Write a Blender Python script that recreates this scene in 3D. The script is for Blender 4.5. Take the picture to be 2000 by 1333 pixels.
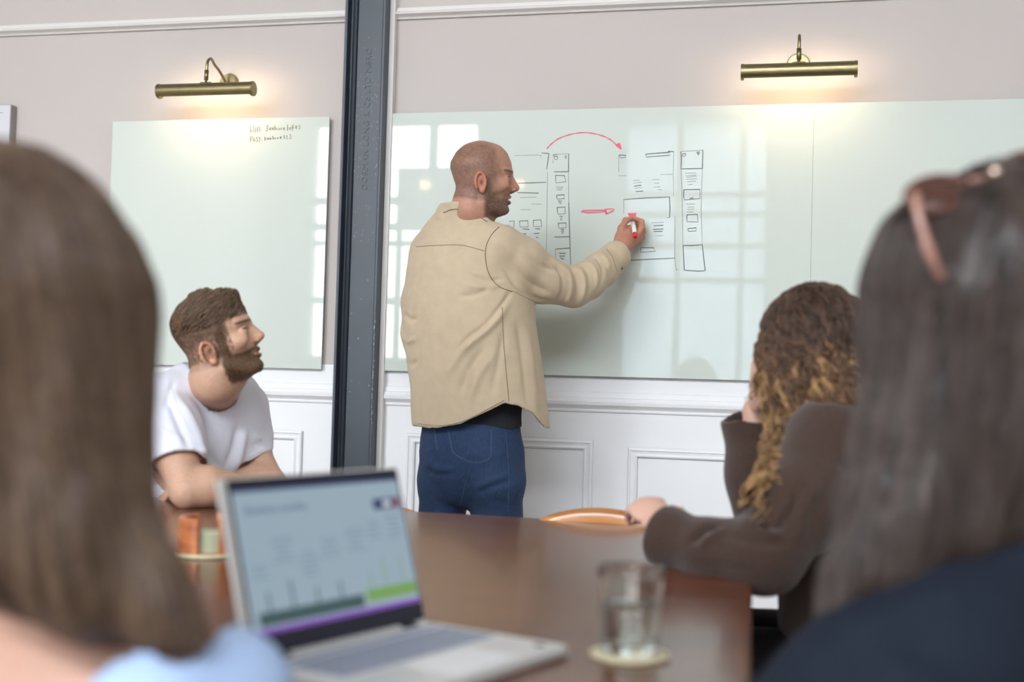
import bpy, bmesh, math, random
import numpy as np
from mathutils import Vector, Matrix, noise as mnoise
from mathutils.bvhtree import BVHTree
random.seed(7); rng = np.random.default_rng(7)
C = bpy.context.scene.collection
for o in list(bpy.data.objects): bpy.data.objects.remove(o)
scn = bpy.context.scene
# ---------------------------------------------------------------- camera (values solved from the room's lines)
YAW, PITCH, ROLL, FPX, CD, CH = math.radians(13.32), math.radians(1.883), math.radians(1.63), 2400.0, 4.486, 1.08
def _cam():
    f = np.array([-math.sin(YAW)*math.cos(PITCH), math.cos(YAW)*math.cos(PITCH), math.sin(PITCH)])
    r = np.array([math.cos(YAW), math.sin(YAW), 0.0]); u = np.cross(r, f)
    return math.cos(ROLL)*r + math.sin(ROLL)*u, -math.sin(ROLL)*r + math.cos(ROLL)*u, f
CR, CU, CF = _cam(); CP = np.array([0.0, -CD, CH])
cam = bpy.data.cameras.new('camera'); camo = bpy.data.objects.new('camera', cam); C.objects.link(camo)
cam.sensor_width = 36.0; cam.lens = FPX*36/2000; cam.clip_start = 0.05
camo.matrix_world = Matrix(((CR[0], CU[0], -CF[0], CP[0]), (CR[1], CU[1], -CF[1], CP[1]), (CR[2], CU[2], -CF[2], CP[2]), (0, 0, 0, 1)))
cam.dof.use_dof = True; cam.dof.focus_distance = 4.1; cam.dof.aperture_fstop = 2.2
scn.camera = camo
# ---------------------------------------------------------------- light and exposure
scn.view_settings.view_transform = 'Standard'; scn.view_settings.look = 'None'
scn.view_settings.exposure = 0.08; scn.view_settings.gamma = 1.0
scn.view_settings.use_curve_mapping = False
W = bpy.data.worlds.new('overcast_sky'); scn.world = W; W.use_nodes = True
bg = W.node_tree.nodes['Background']; bg.inputs[1].default_value = 28.0
_n = W.node_tree.nodes; _l = W.node_tree.links; _tc = _n.new('ShaderNodeTexCoord'); _sx = _n.new('ShaderNodeSeparateXYZ'); _cr = _n.new('ShaderNodeValToRGB')
_l.new(_tc.outputs['Generated'], _sx.inputs[0]); _mr = _n.new('ShaderNodeMapRange'); _mr.inputs[1].default_value = -.1; _mr.inputs[2].default_value = .4; _l.new(_sx.outputs[2], _mr.inputs[0]); _l.new(_mr.outputs[0], _cr.inputs[0]); _l.new(_cr.outputs[0], bg.inputs[0])
_cr.color_ramp.elements[0].position = 0.17; _cr.color_ramp.elements[0].color = (.10, .10, .10, 1)      # ground and roofs below the horizon
_e = _cr.color_ramp.elements.new(.23); _e.color = (.60, .62, .64, 1)                                  # haze low down
_cr.color_ramp.elements[2].position = 0.85; _cr.color_ramp.elements[2].color = (.90, .95, 1.0, 1)     # overcast above
LAMP_WATT = 44.0
def portal(x, y, z, sx, sz, rot):
    l = bpy.data.lights.new('window_portal', 'AREA'); l.shape = 'RECTANGLE'; l.size = sx; l.size_y = sz
    l.cycles.is_portal = True
    o = bpy.data.objects.new('window_portal', l); o.location = (x, y, z); o.rotation_euler = rot; C.objects.link(o)
# ================================================================ helpers
def ray(px, py): return CF + CR*((px-1000)/FPX) - CU*((py-666.5)/FPX)
def P(px, py, d): return CP + ray(px, py)*d                      # pixel + real depth -> world point
def onY(px, py, y): r = ray(px, py); return CP + r*((y+CD)/r[1])
def onZ(px, py, z): r = ray(px, py); return CP + r*((z-CH)/r[2])
def projv(v):
    d = v - CP; w = d@CF
    return 1000 + FPX*(d@CR)/w, 666.5 - FPX*(d@CU)/w, w
BASE = {}
def empty(name, loc, label, cat, group=None):
    o = bpy.data.objects.new(name, None); C.objects.link(o); o.location = loc; o.empty_display_size = .05
    o['label'] = label; o['category'] = cat
    if group: o['group'] = group
    BASE[o.name] = np.array(loc, float); return o
def tag(o, label, cat, group=None):
    o['label'] = label; o['category'] = cat
    if group: o['group'] = group
    return o
def link(me, name, mat, parent=None, label=None, kind=None, smooth=False):
    o = bpy.data.objects.new(name, me); C.objects.link(o)
    if mat: me.materials.append(mat)
    b = np.zeros(3)
    if parent is not None:
        b = BASE.get(parent.name, np.zeros(3)); o.parent = parent
        if abs(b).max() > 0 : me.transform(Matrix.Translation(-Vector(b)))
    BASE[o.name] = b
    if label: o['label'] = label
    if kind: o['kind'] = kind
    if smooth: me.shade_smooth()
    return o
def bm_obj(name, bm, mat, parent=None, smooth=False, **k):
    bmesh.ops.recalc_face_normals(bm, faces=bm.faces)
    me = bpy.data.meshes.new(name); bm.to_mesh(me); bm.free()
    return link(me, name, mat, parent, smooth=smooth, **k)
def box(bm, x0, x1, y0, y1, z0, z1, bev=0.0, M=None):
    r = bmesh.ops.create_cube(bm, size=1.0)
    vs = r['verts']
    for v in vs: v.co = Vector(((x0+x1)/2 + v.co.x*(x1-x0), (y0+y1)/2 + v.co.y*(y1-y0), (z0+z1)/2 + v.co.z*(z1-z0)))
    if bev:
        es = list({e for v in vs for e in v.link_edges})
        r2 = bmesh.ops.bevel(bm, geom=es, offset=bev, segments=2, profile=.5, affect='EDGES')
        vs = list({v for f in r2['faces'] for v in f.verts} | {v for v in vs if v.is_valid})
    if M is not None: bmesh.ops.transform(bm, matrix=M, verts=[v for v in vs if v.is_valid])
    return vs
def boxo(name, x0, x1, y0, y1, z0, z1, mat, parent=None, bev=0.0, M=None, **k):
    bm = bmesh.new(); box(bm, x0, x1, y0, y1, z0, z1, bev, M); return bm_obj(name, bm, mat, parent, **k)
def tube_mesh(paths, radii, seg=8, closed=False):
    """paths: list of Nx3 arrays; radii scalar, or per path array"""
    V = []; Fc = []
    for pi, p in enumerate(paths):
        p = np.asarray(p, float); n = len(p)
        r = radii[pi] if isinstance(radii, (list, tuple)) else radii
        r = np.full(n, r) if np.isscalar(r) else np.asarray(r, float)
        t = np.gradient(p, axis=0); t /= (np.linalg.norm(t, axis=1)[:, None] + 1e-12)
        a = np.array([0, 0, 1.0]) if abs(t[0][2]) < .9 else np.array([1.0, 0, 0])
        b0 = len(V); nrm = np.cross(t[0], a); nrm /= np.linalg.norm(nrm)
        for i in range(n):
            nrm = nrm - t[i]*(nrm@t[i]); nrm /= (np.linalg.norm(nrm)+1e-12); bn = np.cross(t[i], nrm)
            for s in range(seg):
                an = 2*math.pi*s/seg
                V.append(p[i] + r[i]*(math.cos(an)*nrm + math.sin(an)*bn))
        for i in range(n-1):
            for s in range(seg):
                s2 = (s+1) % seg
                Fc.append((b0+i*seg+s, b0+i*seg+s2, b0+(i+1)*seg+s2, b0+(i+1)*seg+s))
        Fc.append(tuple(b0+s for s in range(seg))[::-1]); Fc.append(tuple(b0+(n-1)*seg+s for s in range(seg)))
    me = bpy.data.meshes.new('tube'); me.from_pydata([tuple(v) for v in V], [], Fc); me.update(); return me
def tubeo(name, paths, radii, mat, parent=None, seg=8, **k):
    return link(tube_mesh(paths, radii, seg), name, mat, parent, smooth=True, **k)
def lathe(name, prof, c, mat, parent=None, seg=48, **k):
    bm = bmesh.new(); rows = []
    for r, z in prof:
        if r < 1e-6: rows.append([bm.verts.new((c[0], c[1], c[2]+z))])
        else: rows.append([bm.verts.new((c[0]+r*math.cos(2*math.pi*i/seg), c[1]+r*math.sin(2*math.pi*i/seg), c[2]+z)) for i in range(seg)])
    for a, b in zip(rows[:-1], rows[1:]):
        for i in range(seg):
            j = (i+1) % seg
            if len(a) == 1 and len(b) == 1: continue
            if len(a) == 1: bm.faces.new((a[0], b[i], b[j]))
            elif len(b) == 1: bm.faces.new((a[i], a[j], b[0]))
            else: bm.faces.new((a[i], a[j], b[j], b[i]))
    return bm_obj(name, bm, mat, parent, smooth=True, **k)
def spline(pts, n=24):
    p = np.asarray(pts, float); m = len(p)
    if m < 3: return np.array([p[0] + (p[-1]-p[0])*t for t in np.linspace(0, 1, n)])
    q = np.vstack([2*p[0]-p[1], p, 2*p[-1]-p[-2]]); out = []
    for s in np.linspace(0, m-1-1e-9, n):
        i = int(s); t = s-i; a, b, c, d = q[i], q[i+1], q[i+2], q[i+3]
        out.append(.5*((2*b)+(-a+c)*t+(2*a-5*b+4*c-d)*t*t+(-a+3*b-3*c+d)*t**3))
    return np.array(out)
# ---------------------------------------------------------------- materials
def mat(name, col, rough=.5, metal=0.0, spec=.5, noise=None, bump=None, vcol=None, trans=0.0, ior=1.45, emit=None, sss=0, coat=0, sheen=0):
    m = bpy.data.materials.new(name); m.use_nodes = True; nt = m.node_tree; N = nt.nodes; L = nt.links
    b = N['Principled BSDF']; b.inputs['Base Color'].default_value = (*col, 1)
    b.inputs['Roughness'].default_value = rough; b.inputs['Metallic'].default_value = metal
    b.inputs['Specular IOR Level'].default_value = spec; b.inputs['Transmission Weight'].default_value = trans
    b.inputs['IOR'].default_value = ior; b.inputs['Coat Weight'].default_value = coat; b.inputs['Coat Roughness'].default_value = .08
    if sheen: b.inputs['Sheen Weight'].default_value = sheen
    if sss:
        b.inputs['Subsurface Weight'].default_value = sss; b.inputs['Subsurface Radius'].default_value = (1, .35, .2); b.inputs['Subsurface Scale'].default_value = .008
    if emit: b.inputs['Emission Color'].default_value = (*emit[0], 1); b.inputs['Emission Strength'].default_value = emit[1]
    tc = N.new('ShaderNodeTexCoord'); src = None
    if vcol:
        a = N.new('ShaderNodeAttribute'); a.attribute_name = vcol; L.new(a.outputs['Color'], b.inputs['Base Color']); src = a.outputs['Color']
    if noise:   # (scale xyz, amount, detail)
        mp = N.new('ShaderNodeMapping'); mp.inputs['Scale'].default_value = noise[0] if hasattr(noise[0], '__len__') else (noise[0],)*3
        n = N.new('ShaderNodeTexNoise'); n.inputs['Scale'].default_value = 1.0; n.inputs['Detail'].default_value = noise[2] if len(noise) > 2 else 4
        L.new(tc.outputs['Object'], mp.inputs[0]); L.new(mp.outputs[0], n.inputs[0])
        mr = N.new('ShaderNodeMapRange'); mr.inputs[1].default_value = .3; mr.inputs[2].default_value = .7
        mr.inputs[3].default_value = 1-noise[1]; mr.inputs[4].default_value = 1+noise[1]; L.new(n.outputs['Fac'], mr.inputs[0])
        mx = N.new('ShaderNodeMix'); mx.data_type = 'RGBA'; mx.blend_type = 'MULTIPLY'; mx.inputs[0].default_value = 1
        if src: L.new(src, mx.inputs[6])
        else: mx.inputs[6].default_value = (*col, 1)
        L.new(mr.outputs[0], mx.inputs[7]); L.new(mx.outputs[2], b.inputs['Base Color'])
    if bump:    # (scale, strength, distance)
        mp = N.new('ShaderNodeMapping'); mp.inputs['Scale'].default_value = bump[0] if hasattr(bump[0], '__len__') else (bump[0],)*3
        n = N.new('ShaderNodeTexNoise'); n.inputs['Scale'].default_value = 1.0; n.inputs['Detail'].default_value = 3
        L.new(tc.outputs['Object'], mp.inputs[0]); L.new(mp.outputs[0], n.inputs[0])
        bp = N.new('ShaderNodeBump'); bp.inputs['Strength'].default_value = bump[1]; bp.inputs['Distance'].default_value = bump[2]
        L.new(n.outputs['Fac'], bp.inputs['Height']); L.new(bp.outputs[0], b.inputs['Normal'])
    return m
def wood(name, c1, c2, rough, scale=(1.5, 18, 18), coat=0.0, spec=.5):
    m = mat(name, c1, rough, coat=coat, spec=spec); nt = m.node_tree; N = nt.nodes; L = nt.links; b = N['Principled BSDF']
    tc = N.new('ShaderNodeTexCoord'); mp = N.new('ShaderNodeMapping'); mp.inputs['Scale'].default_value = scale
    L.new(tc.outputs['Object'], mp.inputs[0])
    n1 = N.new('ShaderNodeTexNoise'); n1.inputs['Scale'].default_value = 1.2; n1.inputs['Detail'].default_value = 6; n1.inputs['Distortion'].default_value = .8
    L.new(mp.outputs[0], n1.inputs[0])
    cr = N.new('ShaderNodeValToRGB'); cr.color_ramp.elements[0].position = .35; cr.color_ramp.elements[1].position = .68
    cr.color_ramp.elements[0].color = (*c1, 1); cr.color_ramp.elements[1].color = (*c2, 1)
    L.new(n1.outputs['Fac'], cr.inputs[0]); L.new(cr.outputs[0], b.inputs['Base Color'])
    return m
def hair_mat(name, c1, c2, rough=.42):
    m = mat(name, c1, rough, spec=.5); N = m.node_tree.nodes; L = m.node_tree.links; b = N['Principled BSDF']
    hi = N.new('ShaderNodeHairInfo'); cr = N.new('ShaderNodeValToRGB')
    cr.color_ramp.elements[0].color = (*c1, 1); cr.color_ramp.elements[1].color = (*c2, 1)
    L.new(hi.outputs['Random'], cr.inputs[0]); L.new(cr.outputs[0], b.inputs['Base Color'])
    return m
M_wall = mat('upper_wall_paint', (.53, .482, .455), .75, spec=.2, noise=(1.3, .02), bump=(90, .05, .002))  # darker and warmer than the panelling to carry the dim warm light up high
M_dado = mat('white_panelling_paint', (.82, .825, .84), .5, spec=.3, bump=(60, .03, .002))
M_rail = mat('picture_rail_paint', (.70, .67, .65), .45, spec=.3)
M_ceil = mat('ceiling_paint', (.7, .7, .7), .9)
M_side = mat('room_plaster', (.62, .61, .60), .9, noise=(2, .05))
M_floor = wood('floor_boards', (.42, .36, .30), (.54, .47, .40), .45, (8, 1.2, 8))
M_steel = mat('painted_steel', (.038, .049, .066), .36, spec=.5, noise=(6, .10, 5), bump=((50, 50, 25), .10, .003))
M_steelmark = mat('chipped_paint', (.35, .38, .40), .6)
M_glassb = mat('back_painted_glass', (.60, .65, .60), .02, spec=.62, noise=(.6, .012))
M_glassedge = mat('glass_edge', (.42, .52, .47), .15)
M_black = mat('black_marker_ink', (.09, .10, .11), .6)
M_grey = mat('faded_marker_ink', (.27, .29, .28), .6)
M_red = mat('red_marker_ink', (.74, .10, .17), .6)
M_ink2 = mat('brown_marker_ink', (.16, .12, .07), .6)
M_brass = mat('antique_brass', (.27, .225, .12), .33, metal=1.0, noise=((40, 400, 400), .12), bump=((20, 500, 500), .06, .001))
M_brassd = mat('dark_brass', (.10, .07, .035), .4, metal=.9)
M_far = mat('far_lamp', (1, .8, .5), .5, emit=((1.0, .66, .34), 9.0))
M_bulb = mat('warm_bulb', (1, .8, .5), .5, emit=((1.0, .76, .48), LAMP_WATT))
M_table = wood('polished_mahogany', (.115, .036, .018), (.18, .062, .030), .22, (2.2, 22, 22), coat=.15)
M_tabled = wood('dark_mahogany_edge', (.07, .022, .012), (.11, .035, .018), .3, (2, 20, 20))
M_chairw = wood('honey_chair_wood', (.38, .14, .035), (.55, .23, .06), .25, (3, 30, 30), coat=.4)
M_holder = wood('reddish_acacia', (.30, .075, .025), (.62, .22, .07), .35, (14, 14, 40), coat=.2)
M_cork = mat('pale_coaster', (.66, .60, .40), .7, noise=(120, .08), bump=(400, .15, .001))
M_coast2 = mat('sage_coaster', (.50, .53, .36), .7, noise=(120, .06))
M_alu = mat('silver_aluminium', (.74, .74, .73), .40, metal=.35, noise=(300, .02))
M_bezel = mat('black_bezel', (.012, .014, .03), .25)
M_key = mat('grey_keys', (.30, .33, .42), .5)
M_pad = mat('touchpad_glass', (.86, .88, .90), .3)
M_hinge = mat('hinge_dark', (.03, .03, .035), .5)
M_glass = mat('clear_glass', (.97, 1, .985), .0, trans=1.0, ior=1.47)
M_water = mat('water', (.97, 1.0, 1.0), .0, trans=1.0, ior=1.33)
M_paper = mat('white_paper', (.62, .62, .64), .8)
M_frame = mat('white_frame', (.30, .28, .27), .5)
# ================================================================ volumes -> smooth meshes (surface nets on an uneven grid)
def axis(lo, hi, coarse, fine=()):
    out = [lo]
    while out[-1] < hi:
        x = out[-1]; st = coarse
        for a, b, h in fine:
            if a-1e-9 <= x < b: st = min(st, h)
            elif x < a: st = min(st, max(h, (a-x)*.5+h*.3))
            else: st = min(st, h+(x-b)*.25)
        out.append(x+st)
    return np.array(out)
class Vol:
    def __init__(s, xs, ys, zs):
        s.a = (xs, ys, zs); s.F = np.full((len(xs), len(ys), len(zs)), 1.0, np.float32)
    def sub(s, lo, hi):
        sl = []
        for ax, l, h in zip(s.a, lo, hi):
            i = max(0, np.searchsorted(ax, l)-1); j = min(len(ax), np.searchsorted(ax, h)+1)
            sl.append(slice(i, max(j, i)))
        g = [ax[q].astype(np.float32) for ax, q in zip(s.a, sl)]
        return tuple(sl), g[0][:, None, None], g[1][None, :, None], g[2][None, None, :]
    def comb(s, sl, d, k, op):
        f = s.F[sl]
        if f.size == 0: return
        d = np.broadcast_to(d, f.shape)
        if op == 'u':
            if k > 0: h = np.maximum(k-np.abs(f-d), 0)/k; s.F[sl] = np.minimum(f, d)-h*h*k*.25
            else: s.F[sl] = np.minimum(f, d)
        else:
            d = -d
            if k > 0: h = np.maximum(k-np.abs(f-d), 0)/k; s.F[sl] = np.maximum(f, d)+h*h*k*.25
            else: s.F[sl] = np.maximum(f, d)
    def cone(s, a, b, ra, rb=None, k=.02, op='u', flat=None):
        a = np.asarray(a, float); b = np.asarray(b, float); rb = ra if rb is None else rb
        m = max(ra, rb)*(max(1, flat[1]) if flat else 1)+k+.03
        sl, X, Y, Z = s.sub(np.minimum(a, b)-m, np.maximum(a, b)+m)
        ba = b-a; L2 = max(ba@ba, 1e-9)
        px, py, pz = X-a[0], Y-a[1], Z-a[2]
        t = np.clip((px*ba[0]+py*ba[1]+pz*ba[2])/L2, 0, 1)
        qx, qy, qz = px-t*ba[0], py-t*ba[1], pz-t*ba[2]
        if flat:
            n = np.asarray(flat[0], float); n = n/np.linalg.norm(n); qn = (qx*n[0]+qy*n[1]+qz*n[2])*(1/flat[1]-1)
            qx, qy, qz = qx+qn*n[0], qy+qn*n[1], qz+qn*n[2]
        d = np.sqrt(qx*qx+qy*qy+qz*qz)-(ra+(rb-ra)*t)
        if flat and flat[1] < 1: d = d*max(flat[1], .5)
        s.comb(sl, d, k, op)
    def ell(s, c, r, axes=None, k=.02, op='u'):
        c = np.asarray(c, float); m = max(r)+k+.03
        sl, X, Y, Z = s.sub(c-m, c+m); px, py, pz = X-c[0], Y-c[1], Z-c[2]
        if axes is None: axes = np.eye(3)
        q = [px*a[0]+py*a[1]+pz*a[2] for a in axes]
        k0 = np.sqrt(sum((qi/ri)**2 for qi, ri in zip(q, r))); k1 = np.sqrt(sum((qi/(ri*ri))**2 for qi, ri in zip(q, r)))+1e-9
        s.comb(sl, k0*(k0-1)/k1, k, op)
    def chain(s, pts, rs, k=.02, op='u', flat=None):
        for i in range(len(pts)-1): s.cone(pts[i], pts[i+1], rs[i], rs[i+1], k, op, flat)
    def mesh(s, smooth=2):
        F = s.F; A = F < 0; n = np.array(F.shape)
        c = np.zeros(tuple(n-1), np.int8)
        for i in (0, 1):
            for j in (0, 1):
                for l in (0, 1): c += A[i:n[0]-1+i, j:n[1]-1+j, l:n[2]-1+l]
        act = (c > 0) & (c < 8); idx = np.argwhere(act); N = len(idx)
        id3 = np.full(act.shape, -1, np.int32); id3[act] = np.arange(N)
        xs, ys, zs = s.a
        pos = np.zeros((N, 3)); cnt = np.zeros(N)
        cor = {}
        for q in [(i, j, l) for i in (0, 1) for j in (0, 1) for l in (0, 1)]:
            cor[q] = F[idx[:, 0]+q[0], idx[:, 1]+q[1], idx[:, 2]+q[2]]
        def cp(q): return np.stack([xs[idx[:, 0]+q[0]], ys[idx[:, 1]+q[1]], zs[idx[:, 2]+q[2]]], 1)
        for q in cor:
            for d in range(3):
                if q[d] == 0:
                    p = list(q); p[d] = 1; p = tuple(p); a, b = cor[q], cor[p]; m = (a < 0) != (b < 0)
                    t = np.where(m, a/(a-b+1e-12), 0); A0, B0 = cp(q), cp(p)
                    pos += np.where(m[:, None], A0+(B0-A0)*t[:, None], 0); cnt += m
        pos /= cnt[:, None]
        quads = []
        for d in range(3):
            e1, e2 = [(1, 2), (2, 0), (0, 1)][d]
            s0 = [slice(None)]*3; s1 = [slice(None)]*3; s0[d] = slice(0, -1); s1[d] = slice(1, None)
            a, b = A[tuple(s0)], A[tuple(s1)]; ch = np.argwhere(a != b)
            ok = (ch[:, e1] > 0) & (ch[:, e2] > 0) & (ch[:, e1] < n[e1]-1) & (ch[:, e2] < n[e2]-1); ch = ch[ok]
            if len(ch) == 0: continue
            def g(o1, o2):
                q = ch.copy(); q[:, e1] += o1; q[:, e2] += o2; return id3[q[:, 0], q[:, 1], q[:, 2]]
            Q = np.stack([g(-1, -1), g(0, -1), g(0, 0), g(-1, 0)], 1)
            ins = a[ch[:, 0], ch[:, 1], ch[:, 2]]
            Q[~ins] = Q[~ins][:, ::-1]; quads.append(Q)
        Q = np.concatenate(quads)
        for it in range(smooth):
            for lam in (.5, -.34):
                acc = np.zeros_like(pos); w = np.zeros(N)
                for u, v in ((0, 1), (1, 2), (2, 3), (3, 0)):
                    for x, y in ((u, v), (v, u)):
                        for ax in range(3): acc[:, ax] += np.bincount(Q[:, x], pos[Q[:, y], ax], N)
                        w += np.bincount(Q[:, x], minlength=N)
                pos += lam*(acc/np.maximum(w, 1)[:, None]-pos)
        return pos, Q
def normals(V, Q):
    n = np.cross(V[Q[:, 2]]-V[Q[:, 0]], V[Q[:, 3]]-V[Q[:, 1]]); out = np.zeros_like(V)
    for i in range(4):
        for ax in range(3): out[:, ax] += np.bincount(Q[:, i], n[:, ax], len(V))
    return out/(np.linalg.norm(out, axis=1)[:, None]+1e-12)
def mesh_from(V, Q, col=None):
    me = bpy.data.meshes.new('m'); me.vertices.add(len(V)); me.vertices.foreach_set('co', V.astype(np.float32).ravel())
    me.loops.add(Q.size); me.loops.foreach_set('vertex_index', Q.astype(np.int32).ravel())
    me.polygons.add(len(Q)); me.polygons.foreach_set('loop_start', np.arange(0, Q.size, 4, dtype=np.int32))
    me.update(calc_edges=True); me.validate()
    if col is not None:
        a = me.color_attributes.new('Col', 'FLOAT_COLOR', 'POINT'); c = np.ones((len(V), 4), np.float32); c[:, :3] = col
        a.data.foreach_set('color', c.ravel())
    return me
def vnoise(p, sc, seed=0):
    q = p*sc+seed*17.3; i = np.floor(q).astype(np.int64); f = q-i; f = f*f*(3-2*f); out = 0
    for a in (0, 1):
        for b in (0, 1):
            for c in (0, 1):
                h = ((i[:, 0]+a)*73856093 ^ (i[:, 1]+b)*19349663 ^ (i[:, 2]+c)*83492791 ^ seed*9973) & 0xffffff
                h = (h*1103515245+12345) & 0x7fffffff; h = (h >> 8) & 0xffff
                w = (f[:, 0] if a else 1-f[:, 0])*(f[:, 1] if b else 1-f[:, 1])*(f[:, 2] if c else 1-f[:, 2])
                out = out+w*(h/65535.0)
    return out*2-1
def folds(V, Q, lines, wob=0.0, wscale=12, seed=1):
    """cloth creases: each line = (pixel polyline as seen in the photo, height m, width px)."""
    n = normals(V, Q); px, py, w = projv(V); face = np.clip(((CP-V)/np.linalg.norm(CP-V, axis=1)[:, None]*n).sum(1)*2, 0, 1)
    disp = np.zeros(len(V))
    for pts, h, wd in lines:
        p = spline(pts, 14); best = np.full(len(V), 1e9); tt = np.zeros(len(V))
        m = (px > p[:, 0].min()-4*wd) & (px < p[:, 0].max()+4*wd) & (py > p[:, 1].min()-4*wd) & (py < p[:, 1].max()+4*wd)
        qx, qy = px[m], py[m]; b = best[m]; t0 = tt[m]
        for i in range(len(p)-1):
            d = p[i+1]-p[i]; t = np.clip(((qx-p[i][0])*d[0]+(qy-p[i][1])*d[1])/(d@d+1e-9), 0, 1)
            e = np.hypot(qx-p[i][0]-t*d[0], qy-p[i][1]-t*d[1]); c = e < b; b[c] = e[c]; t0[c] = (i+t[c])/(len(p)-1)
        disp[m] += h*np.exp(-(b/wd)**2)*np.minimum(1, 4*np.minimum(t0, 1-t0)+.15)
    f0 = ((CP-V)/np.linalg.norm(CP-V, axis=1)[:, None]*n).sum(1); disp *= np.clip(np.abs(f0)*2, 0, 1)*np.sign(f0)   # both skins of the cloth move together
    V2 = V+n*disp[:, None]
    if wob: V2 = V2+n*(wob*vnoise(V, wscale, seed)+wob*.5*vnoise(V, wscale*2.3, seed+5))[:, None]
    return V2
def strands(name, paths, r0, r1, mt, parent, kind='stuff', label=None):
    hc = bpy.data.hair_curves.new(name); hc.add_curves([len(p) for p in paths])
    b = BASE.get(parent.name, np.zeros(3))
    pos = np.concatenate(paths).astype(np.float32)-b.astype(np.float32); hc.attributes['position'].data.foreach_set('vector', pos.ravel())
    ra = hc.attributes.get('radius') or hc.attributes.new('radius', 'FLOAT', 'POINT')
    rr = np.concatenate([np.linspace(r0, r1, len(p)) for p in paths]).astype(np.float32); ra.data.foreach_set('value', rr)
    hc.materials.append(mt); o = bpy.data.objects.new(name, hc); C.objects.link(o); o.parent = parent; BASE[o.name] = b
    if kind: o['kind'] = kind
    if label: o['label'] = label
    return o
def walk(V, Q, starts, field, step, n, lift=.002, wave=None, jitter=.15):
    """grow strands over a surface; field(p, nrm) -> direction"""
    bvh = BVHTree.FromPolygons([tuple(v) for v in V], [tuple(q) for q in Q.tolist()]); out = []
    for s in starts:
        p = Vector(s); pts = []; j = Vector(rng.normal(0, jitter, 3)); ph = random.random()*6.28; lf = lift*(.3+1.4*random.random())
        for i in range(n):
            h = bvh.find_nearest(p)
            if h[0] is None: break
            c, nn = h[0], h[1]; d = field(c, nn)
            q = c+nn*lf
            if wave:
                side = nn.cross(d); side = side.normalized() if side.length > 1e-6 else Vector((1, 0, 0))
                g = ph+i*step*6.283/wave[1]; amp = wave[0]*min(1, i/6)
                q = q+side*math.sin(g)*amp+nn*(math.cos(g)*amp*.6+amp*.4)
            pts.append(np.array(q))
            d = d+j; d = d-nn*d.dot(nn)
            if d.length < 1e-4: break
            p = c+d.normalized()*step
        if len(pts) > 3: out.append(np.array(pts))
    return out
# ================================================================ the room
X0, X1, YR, ZC = -5.7, 3.2, -8.0, 5.3
def struct(o): o['kind'] = 'structure'; return o
struct(boxo('floor', X0, X1, YR, .2, -.1, 0, M_floor)); 
struct(boxo('ceiling', X0, X1, YR, .2, ZC, ZC+.1, M_ceil))
wb = struct(boxo('wall_back', X0, X1, 0, .2, 0, ZC, M_wall))
struct(boxo('wall_left', X0-.2, X0, YR, .2, 0, ZC, M_side)); struct(boxo('wall_right', X1, X1+.2, YR, .2, 0, ZC, M_side))
WA = (-5.25, -3.33, 1.25, 3.84); WB = (-1.84, -.34, .12, 3.80); WCL = (-4.6, 2.4, 4.05, 5.15)
bm = bmesh.new()
WC = (.5, 2.4, .12, 1.05)
xs = [X0, WA[0], WA[1], WB[0], WB[1], WC[0], WC[1], X1]
for a, b in ((0, 1), (2, 3), (4, 5), (6, 7)): box(bm, xs[a], xs[b], YR-.25, YR, 0, 4.05)
for w in (WA, WB, WC): box(bm, w[0], w[1], YR-.25, YR, 0, w[2]); box(bm, w[0], w[1], YR-.25, YR, w[3], 4.05)
box(bm, X0, WCL[0], YR-.25, YR, 4.05, ZC); box(bm, WCL[1], X1, YR-.25, YR, 4.05, ZC); box(bm, WCL[0], WCL[1], YR-.25, YR, WCL[3], ZC)
struct(bm_obj('wall_front', bm, M_side))
M_blind = mat('white_roller_blind', (.7, .72, .74), .9)
_b = M_blind.node_tree.nodes; _t = _b.new('ShaderNodeBsdfTranslucent'); _t.inputs[0].default_value = (.36, .40, .43, 1)
_a = _b.new('ShaderNodeAddShader'); M_blind.node_tree.links.new(_b['Principled BSDF'].outputs[0], _a.inputs[0]); M_blind.node_tree.links.new(_t.outputs[0], _a.inputs[1])
M_blind.node_tree.links.new(_a.outputs[0], _b['Material Output'].inputs[0])
def window(name, w, vbars, hbars, blind):
    r = bpy.data.objects.new(name, None); C.objects.link(r); r.location = ((w[0]+w[1])/2, YR, w[2]); r['kind'] = 'structure'; BASE[r.name] = np.array(r.location)
    bm = bmesh.new(); f = .05
    box(bm, w[0], w[0]+f, YR-.1, YR+.02, w[2], w[3]); box(bm, w[1]-f, w[1], YR-.1, YR+.02, w[2], w[3])
    box(bm, w[0]+f, w[1]-f, YR-.1, YR+.02, w[2], w[2]+f); box(bm, w[0]+f, w[1]-f, YR-.1, YR+.02, w[3]-f, w[3])
    bm_obj('window_frame', bm, M_frame, r)
    for x, t in vbars: boxo('glazing_bar', x-t, x+t, YR-.08, YR, w[2]+f, w[3]-f, M_frame, r)
    for z, t in hbars: boxo('glazing_bar', w[0]+f, w[1]-f, YR-.07, YR-.01, z-t, z+t, M_frame, r)
    if blind: boxo('roller_blind', w[0]+.02, w[1]-.02, YR-.12, YR-.115, 1.1, w[3], M_blind, r)
    return r
window('window_1', WA, [(-3.87, .045), (-4.55, .03)], [(2.98, .045), (2.70, .04), (2.52, .03), (1.9, .04)], False)
window('added_window_3', WCL, [(-4.6+1.0*k, .035) for k in range(1, 7)], [], False)  # added clerestory, unseen behind the camera, for broad frontal light
portal((WCL[0]+WCL[1])/2, YR-.2, (WCL[2]+WCL[3])/2, WCL[1]-WCL[0], WCL[3]-WCL[2], (math.pi/2, 0, 0))
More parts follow.
